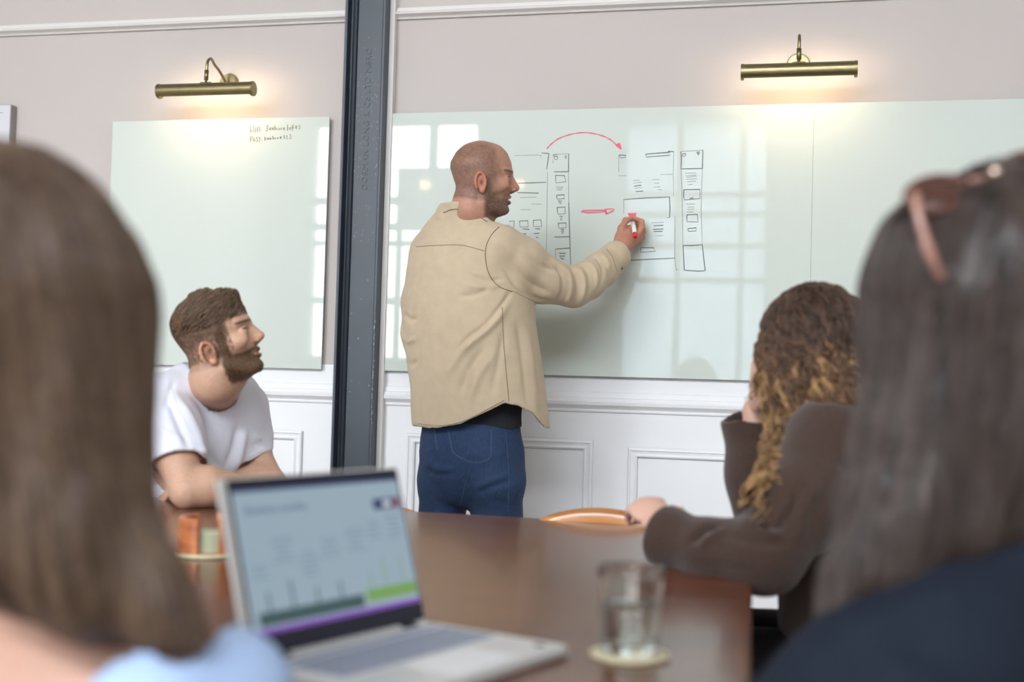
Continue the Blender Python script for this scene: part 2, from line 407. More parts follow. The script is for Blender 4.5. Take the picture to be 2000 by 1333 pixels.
window('added_window_4', WC, [(1.45, .03)], [], False); portal((WC[0]+WC[1])/2, YR-.2, .6, WC[1]-WC[0], .9, (math.pi/2, 0, 0))  # unseen low window added to bring light to the right side
window('window_2', WB, [(-1.25, .03), (-.62, .03)], [(3.02, .03), (2.82, .03), (2.5, .03), (2.15, .03), (1.1, .05)], True)  # clear glazing under the blind is added, so floor bounce lifts the lower wall
portal((WB[0]+WB[1])/2, YR-.2, .6, WB[1]-WB[0], .9, (math.pi/2, 0, 0))
portal((WA[0]+WA[1])/2, YR-.2, (WA[2]+WA[3])/2, WA[1]-WA[0], WA[3]-WA[2], (math.pi/2, 0, 0))
# the pale glazed partition whose reflection hangs in the board, with two small warm lamps
t = empty('glazed_partition', (-3.3, -7.3, 0), 'pale partition screen with two small warm wall lamps standing before the far window', 'partition')
boxo('panel', -4.0, -2.55, -7.32, -7.28, 2.62, 3.2, M_side, t, .005)
for x in (-4.0, -2.6): boxo('post', x, x+.05, -7.33, -7.27, 0, 3.2, M_side, t)
for x in (-3.75, -2.78): boxo('lamp', x, x+.09, -7.27, -7.22, 2.98, 3.06, M_far, t, .01)

def sweep_x(name, prof, x0, x1, m):
    bm = bmesh.new(); a = [bm.verts.new((x0, y, z)) for y, z in prof]; b = [bm.verts.new((x1, y, z)) for y, z in prof]
    for i in range(len(prof)):
        j = (i+1) % len(prof); bm.faces.new((a[i], b[i], b[j], a[j]))
    bm.faces.new(a); bm.faces.new(b[::-1]); return struct(bm_obj(name, bm, m))
COLX0, COLX1 = -1.752, -1.575
def rail(zc, s=1):
    return [(.0, zc-.036), (-.010, zc-.036), (-.012, zc-.030), (-.008, zc-.027), (-.012, zc-.022), (-.026, zc-.010), (-.028, zc+.002), (-.020, zc+.010), (-.020, zc+.014), (-.012, zc+.018), (-.010, zc+.036), (0, zc+.040)]
for i, (a, b) in enumerate(((X0, COLX0), (COLX1, X1))):
    sweep_x('trim_%d' % (1+i), [(y, z) for y, z in rail(1.012)], a, b, M_dado)
    sweep_x('trim_%d' % (3+i), [(y*1.1, 2.49+(z-2.49)*.62) for y, z in rail(2.49)], a, b, M_rail)
    sweep_x('baseboard_back_%s' % ('left', 'right')[i], [(0, 0), (-.022, 0), (-.022, .19), (-.020, .20), (-.020, .255), (-.016, .262), (-.018, .270), (-.012, .282), (-.010, .296), (-.004, .302), (0, .302)], a, b, M_dado)
    boxo('trim_%d' % (5+i), a, b, -.004, 0, .30, .978, M_dado)['kind'] = 'structure'; boxo('trim_%d' % (15+i), a, b, -.003, 0, 1.045, 1.125, M_dado)['kind'] = 'structure'  # upper strip: whiter paint stands in for brighter, cooler light low on the wall
for s, x in ((1, COLX1),):      # plaster returns either side of the steel
    o = boxo('trim_%d' % (8+s), min(x, x+s*.022), max(x, x+s*.022), -.035, 0, 0, ZC, M_rail, bev=.004); struct(o)
def frame(name, x0, x1, z0, z1):
    prof = [(0, .004), (.004, .013), (.010, .015), (.013, .011), (.022, .008), (.030, .014), (.035, .010), (.036, .002)]
    bm = bmesh.new(); rings = []
    for d, h in prof:
        rings.append([bm.verts.new(c) for c in ((x0+d, -.004-h, z0+d), (x1-d, -.004-h, z0+d), (x1-d, -.004-h, z1-d), (x0+d, -.004-h, z1-d))])
    for a, b in zip(rings[:-1], rings[1:]):
        for i in range(4): bm.faces.new((a[i], a[(i+1) % 4], b[(i+1) % 4], b[i]))
    return struct(bm_obj(name, bm, M_dado))
frame('trim_10', -1.462, -.742, .42, .872); frame('trim_11', -.613, .10, .42, .852)
frame('trim_12', .24, 1.0, .42, .852)
frame('trim_13', -2.62, -1.885, .42, .865); frame('trim_14', -3.5, -2.76, .42, .865)

# steel channel column with rolled-in lettering
t = empty('steel_column', ((COLX0+COLX1)/2, -.04, 0), 'dark blue grey painted steel channel column between the two glass boards', 'column')
cx0 = onY(675, 0, -.085)[0]; cx1 = onY(751, 100, -.085)[0]
bm = bmesh.new(); box(bm, cx0, cx0+.011, -.085, .0, 0, ZC, .002); bm_obj('flange', bm, M_steel, t)
bm = bmesh.new(); box(bm, cx1-.011, cx1, -.085, .0, 0, ZC, .002); bm_obj('flange', bm, M_steel, t)
bm = bmesh.new(); box(bm, cx0+.01, cx1-.01, -.024, -.002, 0, ZC, .0); bm_obj('web', bm, M_steel, t)
for sx in (cx0+.011, cx1-.011):   # fillets where web meets flange
    s = 1 if sx < (cx0+cx1)/2 else -1
    bm = bmesh.new(); pr = [(sx, -.024), (sx, -.042), (sx+s*.004, -.032), (sx+s*.012, -.026), (sx+s*.022, -.024)]
    a = [bm.verts.new((x, y, 0)) for x, y in pr]; b = [bm.verts.new((x, y, ZC)) for x, y in pr]
    for i in range(5): bm.faces.new((a[i], a[(i+1) % 5], b[(i+1) % 5], b[i]))
    bm_obj('fillet', bm, M_steel, t, smooth=True)
def text_obj(name, txt, size, ext, M, m, parent, **k):
    cu = bpy.data.curves.new('txt', 'FONT'); cu.body = txt; cu.size = size; cu.extrude = ext; cu.space_character = k.pop('space', 1); cu.resolution_u = 2
    o = bpy.data.objects.new('txt', cu); C.objects.link(o); bpy.context.view_layer.update()
    me = bpy.data.meshes.new_from_object(o.evaluated_get(bpy.context.evaluated_depsgraph_get())); bpy.data.objects.remove(o)
    me.transform(M); return link(me, name, m, parent, **k)
a0 = onY(711, 372, -.024); a1 = onY(722, 112, -.024)
text_obj('raised_lettering', 'DORMAN LONG & Co LTD MBRO', .034, .0016, Matrix.Translation((a0[0]+.012, -.0245, a0[2]))@Matrix(((0, -1, 0, 0), (0, 0, -1, 0), (1, 0, 0, 0), (0, 0, 0, 1)))@Matrix.Scale(1.0, 4), M_steel, t, space=1.10)
bm = bmesh.new()
for i in range(110):
    x = rng.uniform(cx0+.03, cx1-.03); z = rng.choice([rng.uniform(1.6, 2.3), rng.normal(2.02, .12), rng.uniform(1.0, 2.4)])
    box(bm, x, x+rng.uniform(.0008, .002), -.0246, -.0238, z, z+rng.uniform(.002, .007))
for i in range(26):
    z = rng.uniform(.9, 1.3); x = rng.uniform(cx1-.006, cx1); box(bm, x-.0015, x, -.0855, -.0845, z, z+rng.uniform(.003, .012))
bm_obj('paint_chips', bm, M_steelmark, t, kind='stuff')

# ---------------------------------------------------------------- glass boards
YB = -.026
def gboard(x0, x1, z0, z1, seams, label):
    t = empty('glass_board', ((x0+x1)/2, 0, z0), label, 'whiteboard', 'glass writing boards on the panelled wall')
    e = [x0]+seams+[x1]
    for a, b in zip(e[:-1], e[1:]):
        bm = bmesh.new(); box(bm, a+.0002, b-.0002, YB, YB+.006, z0, z1, .0008)
        o = bm_obj('glass_pane', bm, M_glassb, t); o.data.materials.append(M_glassedge)
        for f in o.data.polygons:
            if abs(f.normal.y) < .5: f.material_index = 1
    for x in (x0+.2, (x0+x1)/2, x1-.2):
        boxo('wall_batten', x-.02, x+.02, YB+.006, -.001, z0+.1, z1-.1, M_dado, t)
    return t
GL = gboard(-2.752, -1.811, 1.106, 2.092, [], 'pale green glass writing board with the wifi note, left of the steel column')
GR = gboard(-1.560, 1.60, 1.107, 2.098, [.022], 'long pale green glass writing board with wireframe sketches, right of the column')
INK = [0]
def ribbon(paths, w, y=YB):
    """flat pen strokes lying on the board face"""
    V = []; Fc = []; INK[0] = (INK[0]+1) % 40
    for p in paths:
        q = np.array([onY(a, b, y-.0002-.00002*INK[0]) for a, b in p]); n = len(q)
        if n > 2: q = spline(q, 4*n) if n > 6 else q
        n = len(q); t = np.gradient(q, axis=0); t /= np.linalg.norm(t, axis=1)[:, None]+1e-9
        s = np.cross(t, [0, 1.0, 0]); b0 = len(V)
        ww = w*.5*(1+.25*np.sin(np.arange(n)*1.7+len(V)))
        for i in range(n): V += [tuple(q[i]+s[i]*ww[i]), tuple(q[i]-s[i]*ww[i]), ]
        for i in range(n-1): Fc.append((b0+2*i, b0+2*i+1, b0+2*i+3, b0+2*i+2))
    me = bpy.data.meshes.new('ink'); me.from_pydata(V, [], Fc); me.update(); return me
def cv(L, ox=980, oy=240, s=4.1667): return [[(ox+a/s, oy+b/s) for a, b in p] for p in L]
blk = cv([[(325,245),(385,252)],[(385,252),(378,290),(366,380)],[(128,492),(240,489),(360,485)],[(125,568),(300,573)],
 [(60,804),(100,800),(100,850),(75,852)],[(145,800),(212,797),(215,848),(148,850),(145,800)],[(257,795),(318,790),(325,845),(258,845),(257,795)],
 [(168,865),(225,868)],[(160,905),(200,905)],[(165,935),(200,930)],[(272,862),(312,865)],[(258,903),(305,900)],[(278,935),(295,932)],[(215,985),(280,985),(288,1000),(286,1060),(270,1075)],
 [(418,275),(420,262),(460,256)],[(545,252),(543,400)],[(545,650),(552,900),(556,1020),(562,1195)],[(428,275),(452,272),(452,298),(428,298),(428,275)],[(515,270),(528,270)],[(512,280),(528,282)],[(518,290),(525,290)],
 [(425,400),(540,398)],[(437,428),(510,430),(522,480),(440,490),(437,428)],[(447,590),(508,586),(510,618),(450,622),(447,590)],[(458,636),(495,636),(460,646),(488,650),(470,657),(480,660)],
 [(450,690),(515,686),(516,740),(455,744),(450,690)],[(468,760),(498,762),(475,775),(495,777),(475,790),(490,792)],[(460,818),(523,815),(524,855),(463,858),(460,818)],[(480,870),(505,870)],[(482,884),(506,882)],[(486,897),(503,897)],
 [(428,930),(553,928)],[(437,1028),(557,1020)],[(465,1062),(520,1064)],[(470,1085),(515,1085)],[(478,1095),(490,1108),(508,1110)],[(500,1140),(507,1143)],
 [(955,262),(1010,265),(1008,280),(965,288),(960,265)],[(1172,255),(1368,240),(1370,265),(1178,278),(1172,255)],[(1350,232),(1400,235)],
 [(992,625),(1180,612),(1365,604)],[(1365,604),(1369,700),(1365,772),(1345,772)],[(1150,935),(1160,950)],
 [(1235,838),(1315,835)],[(1230,868),(1315,865)],[(1235,885),(1308,885)],
 [(1130,1018),(1235,1018),(1250,1046),(1130,1055),(1130,1018)],[(1015,1122),(1200,1112),(1408,1102)],[(1418,1195),(1428,1197)],[(1090,560),(1150,556)],[(1075,517),(1135,508)],
 [(1458,235),(1462,300),(1458,375)],[(1475,1000),(1485,1200)],[(1637,220),(1632,375)],[(1632,995),(1655,1205)],[(1458,375),(1540,374),(1632,372)],[(1470,255),(1495,250),(1498,268),(1480,275),(1468,262)],
 [(1585,240),(1612,238)],[(1588,250),(1610,250)],[(1595,262),(1605,260)],[(1482,545),(1612,542),(1612,618),(1485,628),(1480,600),(1482,545)],[(1532,615),(1560,613),(1560,622),(1533,624),(1532,615)],
 [(1507,750),(1590,746),(1597,808),(1507,806),(1507,750)],[(1515,862),(1583,855),(1583,880),(1517,886),(1515,862)],[(1478,1000),(1550,1000),(1632,993)],[(1485,1200),(1600,1208),(1650,1205)]])
gry = cv([[(100,268),(300,262)],[(150,610),(285,604)],[(150,707),(235,708)],[(240,662),(320,662)],[(372,400),(368,700),(362,1130)],[(300,265),(325,265),(316,272),(318,290)],[(543,400),(545,650)],[(418,300),(418,330)],[(460,256),(545,252)],
 [(440,522),(498,522)],[(442,535),(498,535)],[(445,547),(490,547)],[(437,1190),(437,1028)],[(952,262),(952,400)],[(950,432),(1015,430)],[(1400,235),(1398,300),(1395,420),(1398,600)],[(1290,422),(1390,420)],
 [(1068,470),(1120,467)],[(1070,490),(1140,485)],[(1078,535),(1140,528)],[(1225,465),(1282,462)],[(1240,492),(1282,492)],[(1235,525),(1290,522)],[(1265,545),(1305,545)],[(992,740),(992,625)],[(1215,815),(1318,810)],[(1250,920),(1315,920)],
 [(1410,760),(1408,1100),(1418,1195)],[(1160,950),(1158,860)],[(1458,235),(1637,222)],[(1458,380),(1465,500),(1475,1000)],[(1632,375),(1622,700),(1632,995)],
 [(1490,410),(1582,408)],[(1495,432),(1585,425)],[(1500,445),(1588,435)],[(1500,462),(1590,455)],[(1510,482),(1580,475)],[(1515,505),(1555,500)],[(1500,662),(1572,662)],[(1515,687),(1565,685)],[(1510,705),(1565,703)],[(1508,727),(1560,725)]])
red = cv([[(368,212),(400,175),(470,125),(580,90),(690,80),(800,100),(880,135),(940,185)],[(928,182),(958,166)],[(958,166),(972,215)],[(972,215),(928,182)],[(940,178),(966,208)],[(948,172),(968,205)],
 [(645,724),(700,733),(790,729),(850,721)],[(655,715),(845,712)],[(838,705),(850,745)],[(850,745),(905,718),(915,708),(900,700),(838,705)],[(846,712),(856,740)],
 [(1025,740),(1095,740)],[(1028,745),(1094,745)],[(1030,750),(1093,750)],[(1033,755),(1092,755)],[(1035,759),(1090,759)]])
for s_ in blk: link(ribbon([s_], .0027), 'pen_stroke', M_black, GR)
for s_ in gry: link(ribbon([s_], .0019), 'pen_stroke', M_grey, GR)
for s_ in red: link(ribbon([s_], .0042), 'pen_stroke', M_red, GR)
e_ = lambda x, y: [(x, y+28), (x+30, y+20), (x+27, y), (x+5, y+3), (x, y+40), (x+32, y+48)]
e2 = lambda x, y: [(x, y+22), (x+24, y+16), (x+20, y), (x+3, y+3), (x, y+32), (x+25, y+36)]
wifi = cv([[(190,250),(196,395),(222,325),(243,385),(256,248)],[(285,288),(285,390)],[(325,392),(325,290),(365,284)],[(325,335),(350,332)],[(374,288),(373,378)],
 [(500,262),(532,255),(530,285),(507,303),(532,322),(518,355),(485,357)],e_(565,292),e_(618,290),[(668,250),(672,345),(674,312),(705,302),(710,345)],[(745,298),(749,345)],[(770,298),(786,340),(806,292)],e_(832,292),[(915,230),(912,356)],
 [(950,298),(978,294),(976,330),(950,335),(948,298)],[(1045,242),(1017,250),(1012,356)],[(998,300),(1036,296)],[(1085,248),(1082,318),(1102,322)],[(1064,284),(1106,280)],[(1166,248),(1135,262),(1164,290),(1158,315),(1124,318)],
 [(186,578),(194,475),(236,470),(236,508),(198,525)],[(246,572),(262,484),(280,560)],[(250,540),(276,535)],[(332,480),(302,495),(332,530),(325,562),(300,566)],[(386,480),(352,490),(382,525),(370,556),(345,560)],[(412,498),(412,505)],[(413,540),(414,548)],
 [(472,470),(470,540),(500,532),(500,500),(473,500)],e2(525,492),e2(570,490),[(628,455),(630,525),(634,495),(655,490),(657,522)],[(682,488),(684,520)],[(710,485),(724,516),(742,478)],e2(770,470),[(848,438),(850,515)],[(884,462),(906,450),(910,475),(885,515),(922,512)],[(953,436),(986,434),(966,465),(992,478),(980,508),(950,513)]], 470, 220, 10)
for s_ in wifi: link(ribbon([s_], .0025), 'pen_stroke', M_ink2, GL)

# ---------------------------------------------------------------- picture lights
def plight(cx, zc, yc, L, rx, rz, label, tilt=0):
    t = empty('picture_light', (rx, 0, rz), label, 'wall lamp', 'brass picture lights above the boards')
    R = .0275; seg = 24; bm = bmesh.new(); a0, a1 = math.radians(-62), math.radians(152)   # open towards wall and down
    rows = []
    for x in (cx-L/2, cx+L/2):
        for rr in (R, R-.0016):
            rows.append([bm.verts.new((x, yc-rr*math.cos(a0+(a1-a0)*i/seg), zc+rr*math.sin(a0+(a1-a0)*i/seg))) for i in range(seg+1)])
    o0, i0, o1, i1 = rows
    for i in range(seg):
        bm.faces.new((o0[i], o1[i], o1[i+1], o0[i+1])); bm.faces.new((i0[i], i0[i+1], i1[i+1], i1[i]))
        bm.faces.new((o0[i], o0[i+1], i0[i+1], i0[i])); bm.faces.new((o1[i], i1[i], i1[i+1], o1[i+1]))
    for k in (0, seg): bm.faces.new((o0[k], i0[k], i1[k], o1[k]))
    bm_obj('shade', bm, M_brass, t, smooth=False)
    for x, s in ((cx-L/2, -1), (cx+L/2, 1)):
        bm = bmesh.new(); r = bmesh.ops.create_cone(bm, segments=32, radius1=R+.0015, radius2=R+.0015, depth=.011, cap_ends=True)
        bmesh.ops.bevel(bm, geom=[e for e in bm.edges], offset=.0015, segments=2, affect='EDGES')
        bmesh.ops.transform(bm, matrix=Matrix.Translation((x+s*.001, yc, zc))@Matrix.Rotation(math.pi/2, 4, 'Y'), verts=bm.verts); bm_obj('end_cap', bm, M_brass, t)
    tubeo('bulb', [[(cx-L/2+.03, yc+.004, zc-.004), (cx+L/2-.03, yc+.004, zc-.004)]], .008, M_bulb, t, 10)
    top = np.array([cx, yc, zc+R]); 
    tubeo('swivel', [[top+(0, 0, -.002), top+(0, 0, .018)]], .0045, M_brassd, t, 10); tubeo('collar', [[top+(0, .001, .012), top+(0, .003, .050)]], .0085, M_brass, t, 14)
    bm = bmesh.new(); box(bm, cx-.022, cx+.022, yc-.006, yc+.006, zc+R-.002, zc+R+.003, .001); bm_obj('saddle', bm, M_brassd, t)
    arm = spline([top+(0, .003, .045), top+(0, .008, .085), top+(0, .035, .104), top+(0, .066, .088), (cx*.75+rx*.25, yc+.10, rz+.035), (rx, -.028, rz-.002), (rx, -.008, rz-.004)], 40)
    tubeo('arm', [arm], .0055, M_brass, t, 12)
    bm = bmesh.new(); bmesh.ops.create_cone(bm, segments=40, radius1=.043, radius2=.036, depth=.016, cap_ends=True)
    bmesh.ops.bevel(bm, geom=[e for e in bm.edges], offset=.003, segments=2, affect='EDGES')
    bmesh.ops.transform(bm, matrix=Matrix.Translation((rx, -.008, rz))@Matrix.Rotation(math.pi/2, 4, 'X'), verts=bm.verts); bm_obj('wall_rose', bm, M_brass, t, smooth=False)
def place_light(pl, pr, prose, yc, label):
    a = onY(pl[0], pl[1], yc); b = onY(pr[0], pr[1], yc); r = onY(prose[0], prose[1], -.01)
    plight((a[0]+b[0])/2, (a[2]+b[2])/2, yc, b[0]-a[0], r[0], r[2], label)
place_light((1451, 139), (1671, 137), (1559, 126), -.17, 'brass picture light shining on the wall above the long glass board')
place_light((312, 178), (493, 174), (446, 163), -.17, 'brass picture light above the glass board with the wifi note')

# ---------------------------------------------------------------- framed notice far left
a = onY(22, 204, -.04)
t = empty('framed_notice', (a[0]-.2, 0, a[2]-.6), 'white framed notice on the wall at the far left edge', 'notice')
boxo('backing_frame', a[0]-.42, a[0], -.04, 0, a[2]-.56, a[2], M_frame, t, .003); boxo('paper', a[0]-.416, a[0]-.003, -.042, -.04, a[2]-.556, a[2]-.003, M_paper, t)
boxo('text_line', a[0]-.36, a[0]-.035, -.0424, -.042, a[2]-.036, a[2]-.033, M_grey, t)

# ================================================================ table
ZT = .75; TX0, TX1, TY0, TY1 = -2.75, -.062, -3.36, -1.555
t = empty('meeting_table', ((TX0+TX1)/2, (TY0+TY1)/2, 0), 'large polished dark mahogany meeting table everyone sits around', 'table')
ysm = onZ(330, 1078, ZT)[1]
def slab(name, y0, y1, r0, r1, m):
    """table leaf; r0/r1 = corner radius at its near/far side"""
    pts = []
    def arc(cx, cy, r, a): 
        if r < .002: pts.append((cx, cy)); return
        for i in range(9): an = a+math.pi/2*i/8; pts.append((cx+r*math.cos(an), cy+r*math.sin(an)))
    arc(TX1-r1, y1-r1, r1, 0); arc(TX0+r1, y1-r1, r1, math.pi/2); arc(TX0+r0, y0+r0, r0, math.pi); arc(TX1-r0, y0+r0, r0, 1.5*math.pi)
    bm = bmesh.new(); f = bm.faces.new([bm.verts.new((x, y, ZT-.03)) for x, y in pts])
    e = bmesh.ops.extrude_face_region(bm, geom=[f]); vs = [v for v in e['geom'] if isinstance(v, bmesh.types.BMVert)]
    bmesh.ops.translate(bm, vec=(0, 0, .03), verts=vs)
    tops = [q for q in bm.edges if all(abs(v.co.z-ZT) < 1e-5 for v in q.verts)]
    for v in bm.verts:
        if v.co.x > TX1-.3: v.co.x += .012-(v.co.y+3.067)*.035
    bmesh.ops.bevel(bm, geom=tops, offset=.0015 if max(r0, r1) < .01 else .0035, segments=2, affect='EDGES')
    return bm_obj(name, bm, m, t)
slab('table_top', TY0, TY1, .07, .07, M_table)
for a in ((TX0+.12, TX1-.12, TY0+.12, TY0+.14), (TX0+.12, TX1-.12, TY1-.14, TY1-.12), (TX0+.12, TX0+.14, TY0+.14, TY1-.14), (TX1-.14, TX1-.12, TY0+.14, TY1-.14)):
    boxo('apron', a[0], a[1], a[2], a[3], ZT-.12, ZT-.03, M_tabled, t)
for x in (TX0+.16, TX1-.16):
    for y in (TY0+.16, TY1-.16):
        lathe('leg', [(0, 0), (.022, 0), (.026, .02), (.02, .05), (.032, .25), (.038, .5), (.028, .56), (.042, .6), (.042, ZT-.03), (0, ZT-.03)], (x, y, 0), M_tabled, t, 20)

# ---------------------------------------------------------------- chairs
def chair(x, y, rz, label, zc=.77, w=.46, grp='wooden chairs around the table', back=True):
    """captain's chair; faces +Y locally, back at -Y"""
    t = empty('wooden_chair', (x, y, 0), label, 'chair', grp)
    Mx = Matrix.Translation((x, y, 0))@Matrix.Rotation(rz, 4, 'Z'); T = lambda p: np.array(Mx@Vector(p))
    bm = bmesh.new(); box(bm, -.22, .22, -.2, .22, .425, .455, .012); bmesh.ops.transform(bm, matrix=Mx, verts=bm.verts); bm_obj('seat', bm, M_chairw, t)
    for sx in (-1, 1):
        for sy in (-1, 1): tubeo('leg', [[T((sx*.17, sy*.16, .43)), T((sx*.19, sy*.19, .2)), T((sx*.21, sy*.22, 0))]], [[.015, .019, .012]], M_chairw, t, 12)
    tubeo('stretcher', [[T((-.195, 0, .18)), T((.195, 0, .18))], [T((-.195, -.2, .2)), T((-.195, .2, .2))], [T((.195, -.2, .2)), T((.195, .2, .2))]], .009, M_chairw, t, 8)
    if back:
        n = 33; bm = bmesh.new(); R_ = []      # bowed crest: tall in the middle, tapering to the ends
        for i in range(n):
            u = -1+2*i/(n-1); an = u*1.15; hx = math.sin(an)*w/2/math.sin(1.15); hy = -.20-.07*(math.cos(an)-math.cos(1.15))
            zt = zc-.075*abs(u)**2.0; hh = .075*(1-.45*u*u); th = .011
            nx, ny = math.sin(an)*.5, -math.cos(an)
            cs = [(th, zt-.004), (th*.4, zt), (-th*.6, zt-.002), (-th, zt-.010), (-th*.9, zt-hh), (th*.5, zt-hh-.004), (th, zt-hh+.004)]
            R_.append([bm.verts.new(Mx@Vector((hx+nx*c, hy+ny*c-.015*(z-zc)/.1, z))) for c, z in cs])
        for a, b in zip(R_[:-1], R_[1:]):
            for i in range(7): bm.faces.new((a[i], a[(i+1) % 7], b[(i+1) % 7], b[i]))
        bm.faces.new(R_[0]); bm.faces.new(R_[-1][::-1]); bm_obj('crest_rail', bm, M_chairw, t, smooth=True)
        for i in range(7):
            u = -.84+1.68*i/6; an = u*1.15; hx = math.sin(an)*w/2/math.sin(1.15); hy = -.20-.07*(math.cos(an)-math.cos(1.15))
            tubeo('spindle', [[T((hx*.85, -.185, .45)), T((hx, hy, zc-.075*u*u-.06))]], .007, M_chairw, t, 8)
    return t
c1 = P(1172, 1000, 2.96)
chair(c1[0], c1[1]-.27, math.pi-.06, 'honey wood chair tucked under the far table edge beside the curly-haired woman', zc=c1[2]+.012, w=.40)
c2 = P(705, 978, 3.12)
chair(c2[0], c2[1]-.24, math.pi+.03, 'honey wood chair tucked in behind the open laptop', zc=c2[2], w=.50)
#__PART3__
# ================================================================ laptop
LO = np.array([-.58, -3.239, .7505]); LX = np.array([.349, .937, 0]); LY = np.array([.937, -.349, 0]); LW, LH, LD, LT = .318, .205, .216, math.radians(16.3)
t = empty('laptop', tuple(LO+LX*.16+LY*.1), 'open silver laptop showing a timeline slide, nearest the camera on the table', 'laptop')
MB = Matrix(((LX[0], LY[0], 0, LO[0]), (LX[1], LY[1], 0, LO[1]), (0, 0, 1, LO[2]), (0, 0, 0, 1)))       # local: x right, y towards user (left handed), z up
def lap(name, x0, x1, y0, y1, z0, z1, m, M=MB, bev=0, **k): return boxo(name, x0, x1, y0, y1, z0, z1, m, t, bev, M, **k)
lap('base', 0, LW, 0, LD, .0, .0145, M_alu, bev=.004)
lap('keyboard_tray', .012, LW-.012, .022, .126, .0144, .0150, M_pad)
lap('touchpad', .105, .225, .132, .205, .0144, .0151, M_pad)
lap('hinge', .01, LW-.01, -.004, .008, .006, .0175, M_alu, bev=.003)
for k in (.03, LW-.06): lap('hinge_cap', k, k+.03, -.006, .010, .008, .0185, M_bezel, bev=.003)
bm = bmesh.new(); r = bmesh.ops.create_cone(bm, segments=20, radius1=.007, radius2=.007, depth=.0006, cap_ends=True); bmesh.ops.transform(bm, matrix=MB@Matrix.Translation((.29, .192, .0149)), verts=bm.verts); bm_obj('round_sticker', bm, M_bezel, t, label='small dark oval sticker on the palm rest')
kc = 0; km = None
for row in range(6):
    n = 14; y0 = .026+row*.0166; hgt = .0135 if row else .009
    if row == 5: ws = [1, 1, 1, 1, 5, 1, 1, 1, 1, 1]
    else: ws = [1]*14
    x = .016; u = (LW-.032)/sum(ws)
    for w in ws:
        if w == 1 and row not in (0,):
            if km is None:
                bm = bmesh.new(); box(bm, 0, u-.0028, 0, .0135, 0, .0012, .0005); km = bpy.data.meshes.new('key'); bmesh.ops.recalc_face_normals(bm, faces=bm.faces); bm.to_mesh(km); bm.free(); km.materials.append(M_key); km.transform(MB.to_3x3().to_4x4())
                ku = u
            o = bpy.data.objects.new('key', km); C.objects.link(o); o.parent = t
            p = MB@Vector((x, y0, .0150)); o.location = p-t.location; o.scale = (1, 1, 1)
        else: lap('key', x, x+w*u-.0028, y0, y0+hgt, .0150, .0162, M_key, bev=.0004)
        x += w*u
# lid
up = np.array([0, 0, 1])*math.cos(LT)-LY*math.sin(LT); nf = np.cross(LX, up); nf = nf if nf@LY > 0 else -nf
LT0 = LO+np.array([0, 0, .0145])
ML = Matrix(((LX[0], up[0], nf[0], LT0[0]), (LX[1], up[1], nf[1], LT0[1]), (LX[2], up[2], nf[2], LT0[2]), (0, 0, 0, 1)))
lid = boxo('lid', 0, LW, 0, LH, -.006, 0, M_alu, t, .0025, ML)
def scr(name, u0, u1, v0, v1, m, lift, par=lid): return boxo(name, u0*LW, u1*LW, (1-v1)*LH, (1-v0)*LH, lift, lift+.0003, m, par, 0, ML)
scr('bezel', .038, .99, .012, .985, M_bezel, .0)
em = lambda n, c, s=1.0: mat(n, (0, 0, 0), .35, emit=(c, s))
S_bg, S_tx, S_dk, S_gr, S_pu, S_nv, S_wh, S_rd, S_md = em('screen_ground', (.27, .355, .42)), em('screen_text', (.10, .13, .22)), em('screen_slate', (.045, .085, .09)), em('screen_green', (.16, .31, .09)), em('screen_purple', (.20, .07, .42)), em('screen_navy', (.03, .05, .13)), em('screen_white', (.5, .55, .62)), em('screen_red', (.26, .08, .12)), em('screen_grey', (.19, .25, .32))
scr('screen', .050, .978, .088, .872, S_bg, .0003)
scr('toolbar_strip', .050, .978, .068, .088, S_nv, .0003)
scr('purple_bar', .050, .978, .846, .872, S_pu, .0006); scr('slate_bar', .085, .645, .758, .832, S_dk, .0006); scr('green_bar', .665, .972, .738, .812, S_gr, .0006)
scr('badge', .80, .97, .195, .262, S_nv, .0006); scr('badge_centre', .862, .905, .21, .248, S_wh, .0009); scr('badge_end', .925, .965, .205, .252, S_rd, .0009)
for u, v in ((.14, .65), (.26, .60), (.39, .67), (.52, .655)): scr('marker_stem', u, u+.009, v, .757, S_dk, .0006)
for u, v in ((.70, .62), (.79, .56), (.90, .56)): scr('marker_stem', u, u+.005, v, .737, S_gr, .0006)
for u, v, w, n in ((.08, .50, .09, 3), (.20, .36, .11, 5), (.33, .46, .10, 5), (.45, .40, .11, 4), (.60, .36, .11, 5), (.73, .33, .09, 4), (.85, .31, .10, 5)):
    for i in range(n): ww = w*(.6+.4*abs(math.sin(i*2.3+u*9))); scr('text_line', u+(w-ww)/2, u+(w+ww)/2, v+i*.032, v+i*.032+.011, S_md, .0006)
text_obj('slide_title', 'Business months', .0150, .0002, ML@Matrix.Translation((.10*LW, (1-.215)*LH, .0008)), S_tx, lid)
# ================================================================ glass of water, coasters, holder
g = onZ(1229, 1283, ZT)
tag(lathe('coaster', [(0, 0), (.047, 0), (.0485, .0015), (.0485, .0035), (.047, .005), (0, .005)], (g[0], g[1], ZT+.0003), M_cork, seg=64), 'pale round coaster under the glass of water', 'coaster')
z0 = ZT+.0056; t = empty('drinking_glass', (g[0], g[1], z0), 'clear glass tumbler half full of water on a pale coaster', 'glass')
pr = [(0, 0), (.032, 0), (.0345, .002), (.036, .02), (.040, .085), (.0413, .1005), (.0413, .103), (.0395, .1035), (.0385, .1015), (.0372, .085), (.0335, .022), (.0315, .014), (.028, .0115), (0, .0105)]
lathe('tumbler', pr, (g[0], g[1], z0), M_glass, t, 72)
lathe('water', [(0, .0100), (.0285, .0112), (.0322, .0138), (.0342, .0222), (.0360, .0560), (.0358, .0570), (0, .0570)], (g[0], g[1], z0), M_water, t, 72)
h0 = onZ(398, 1090, ZT); h0 = h0+np.array([CF[0], CF[1], 0])*.03
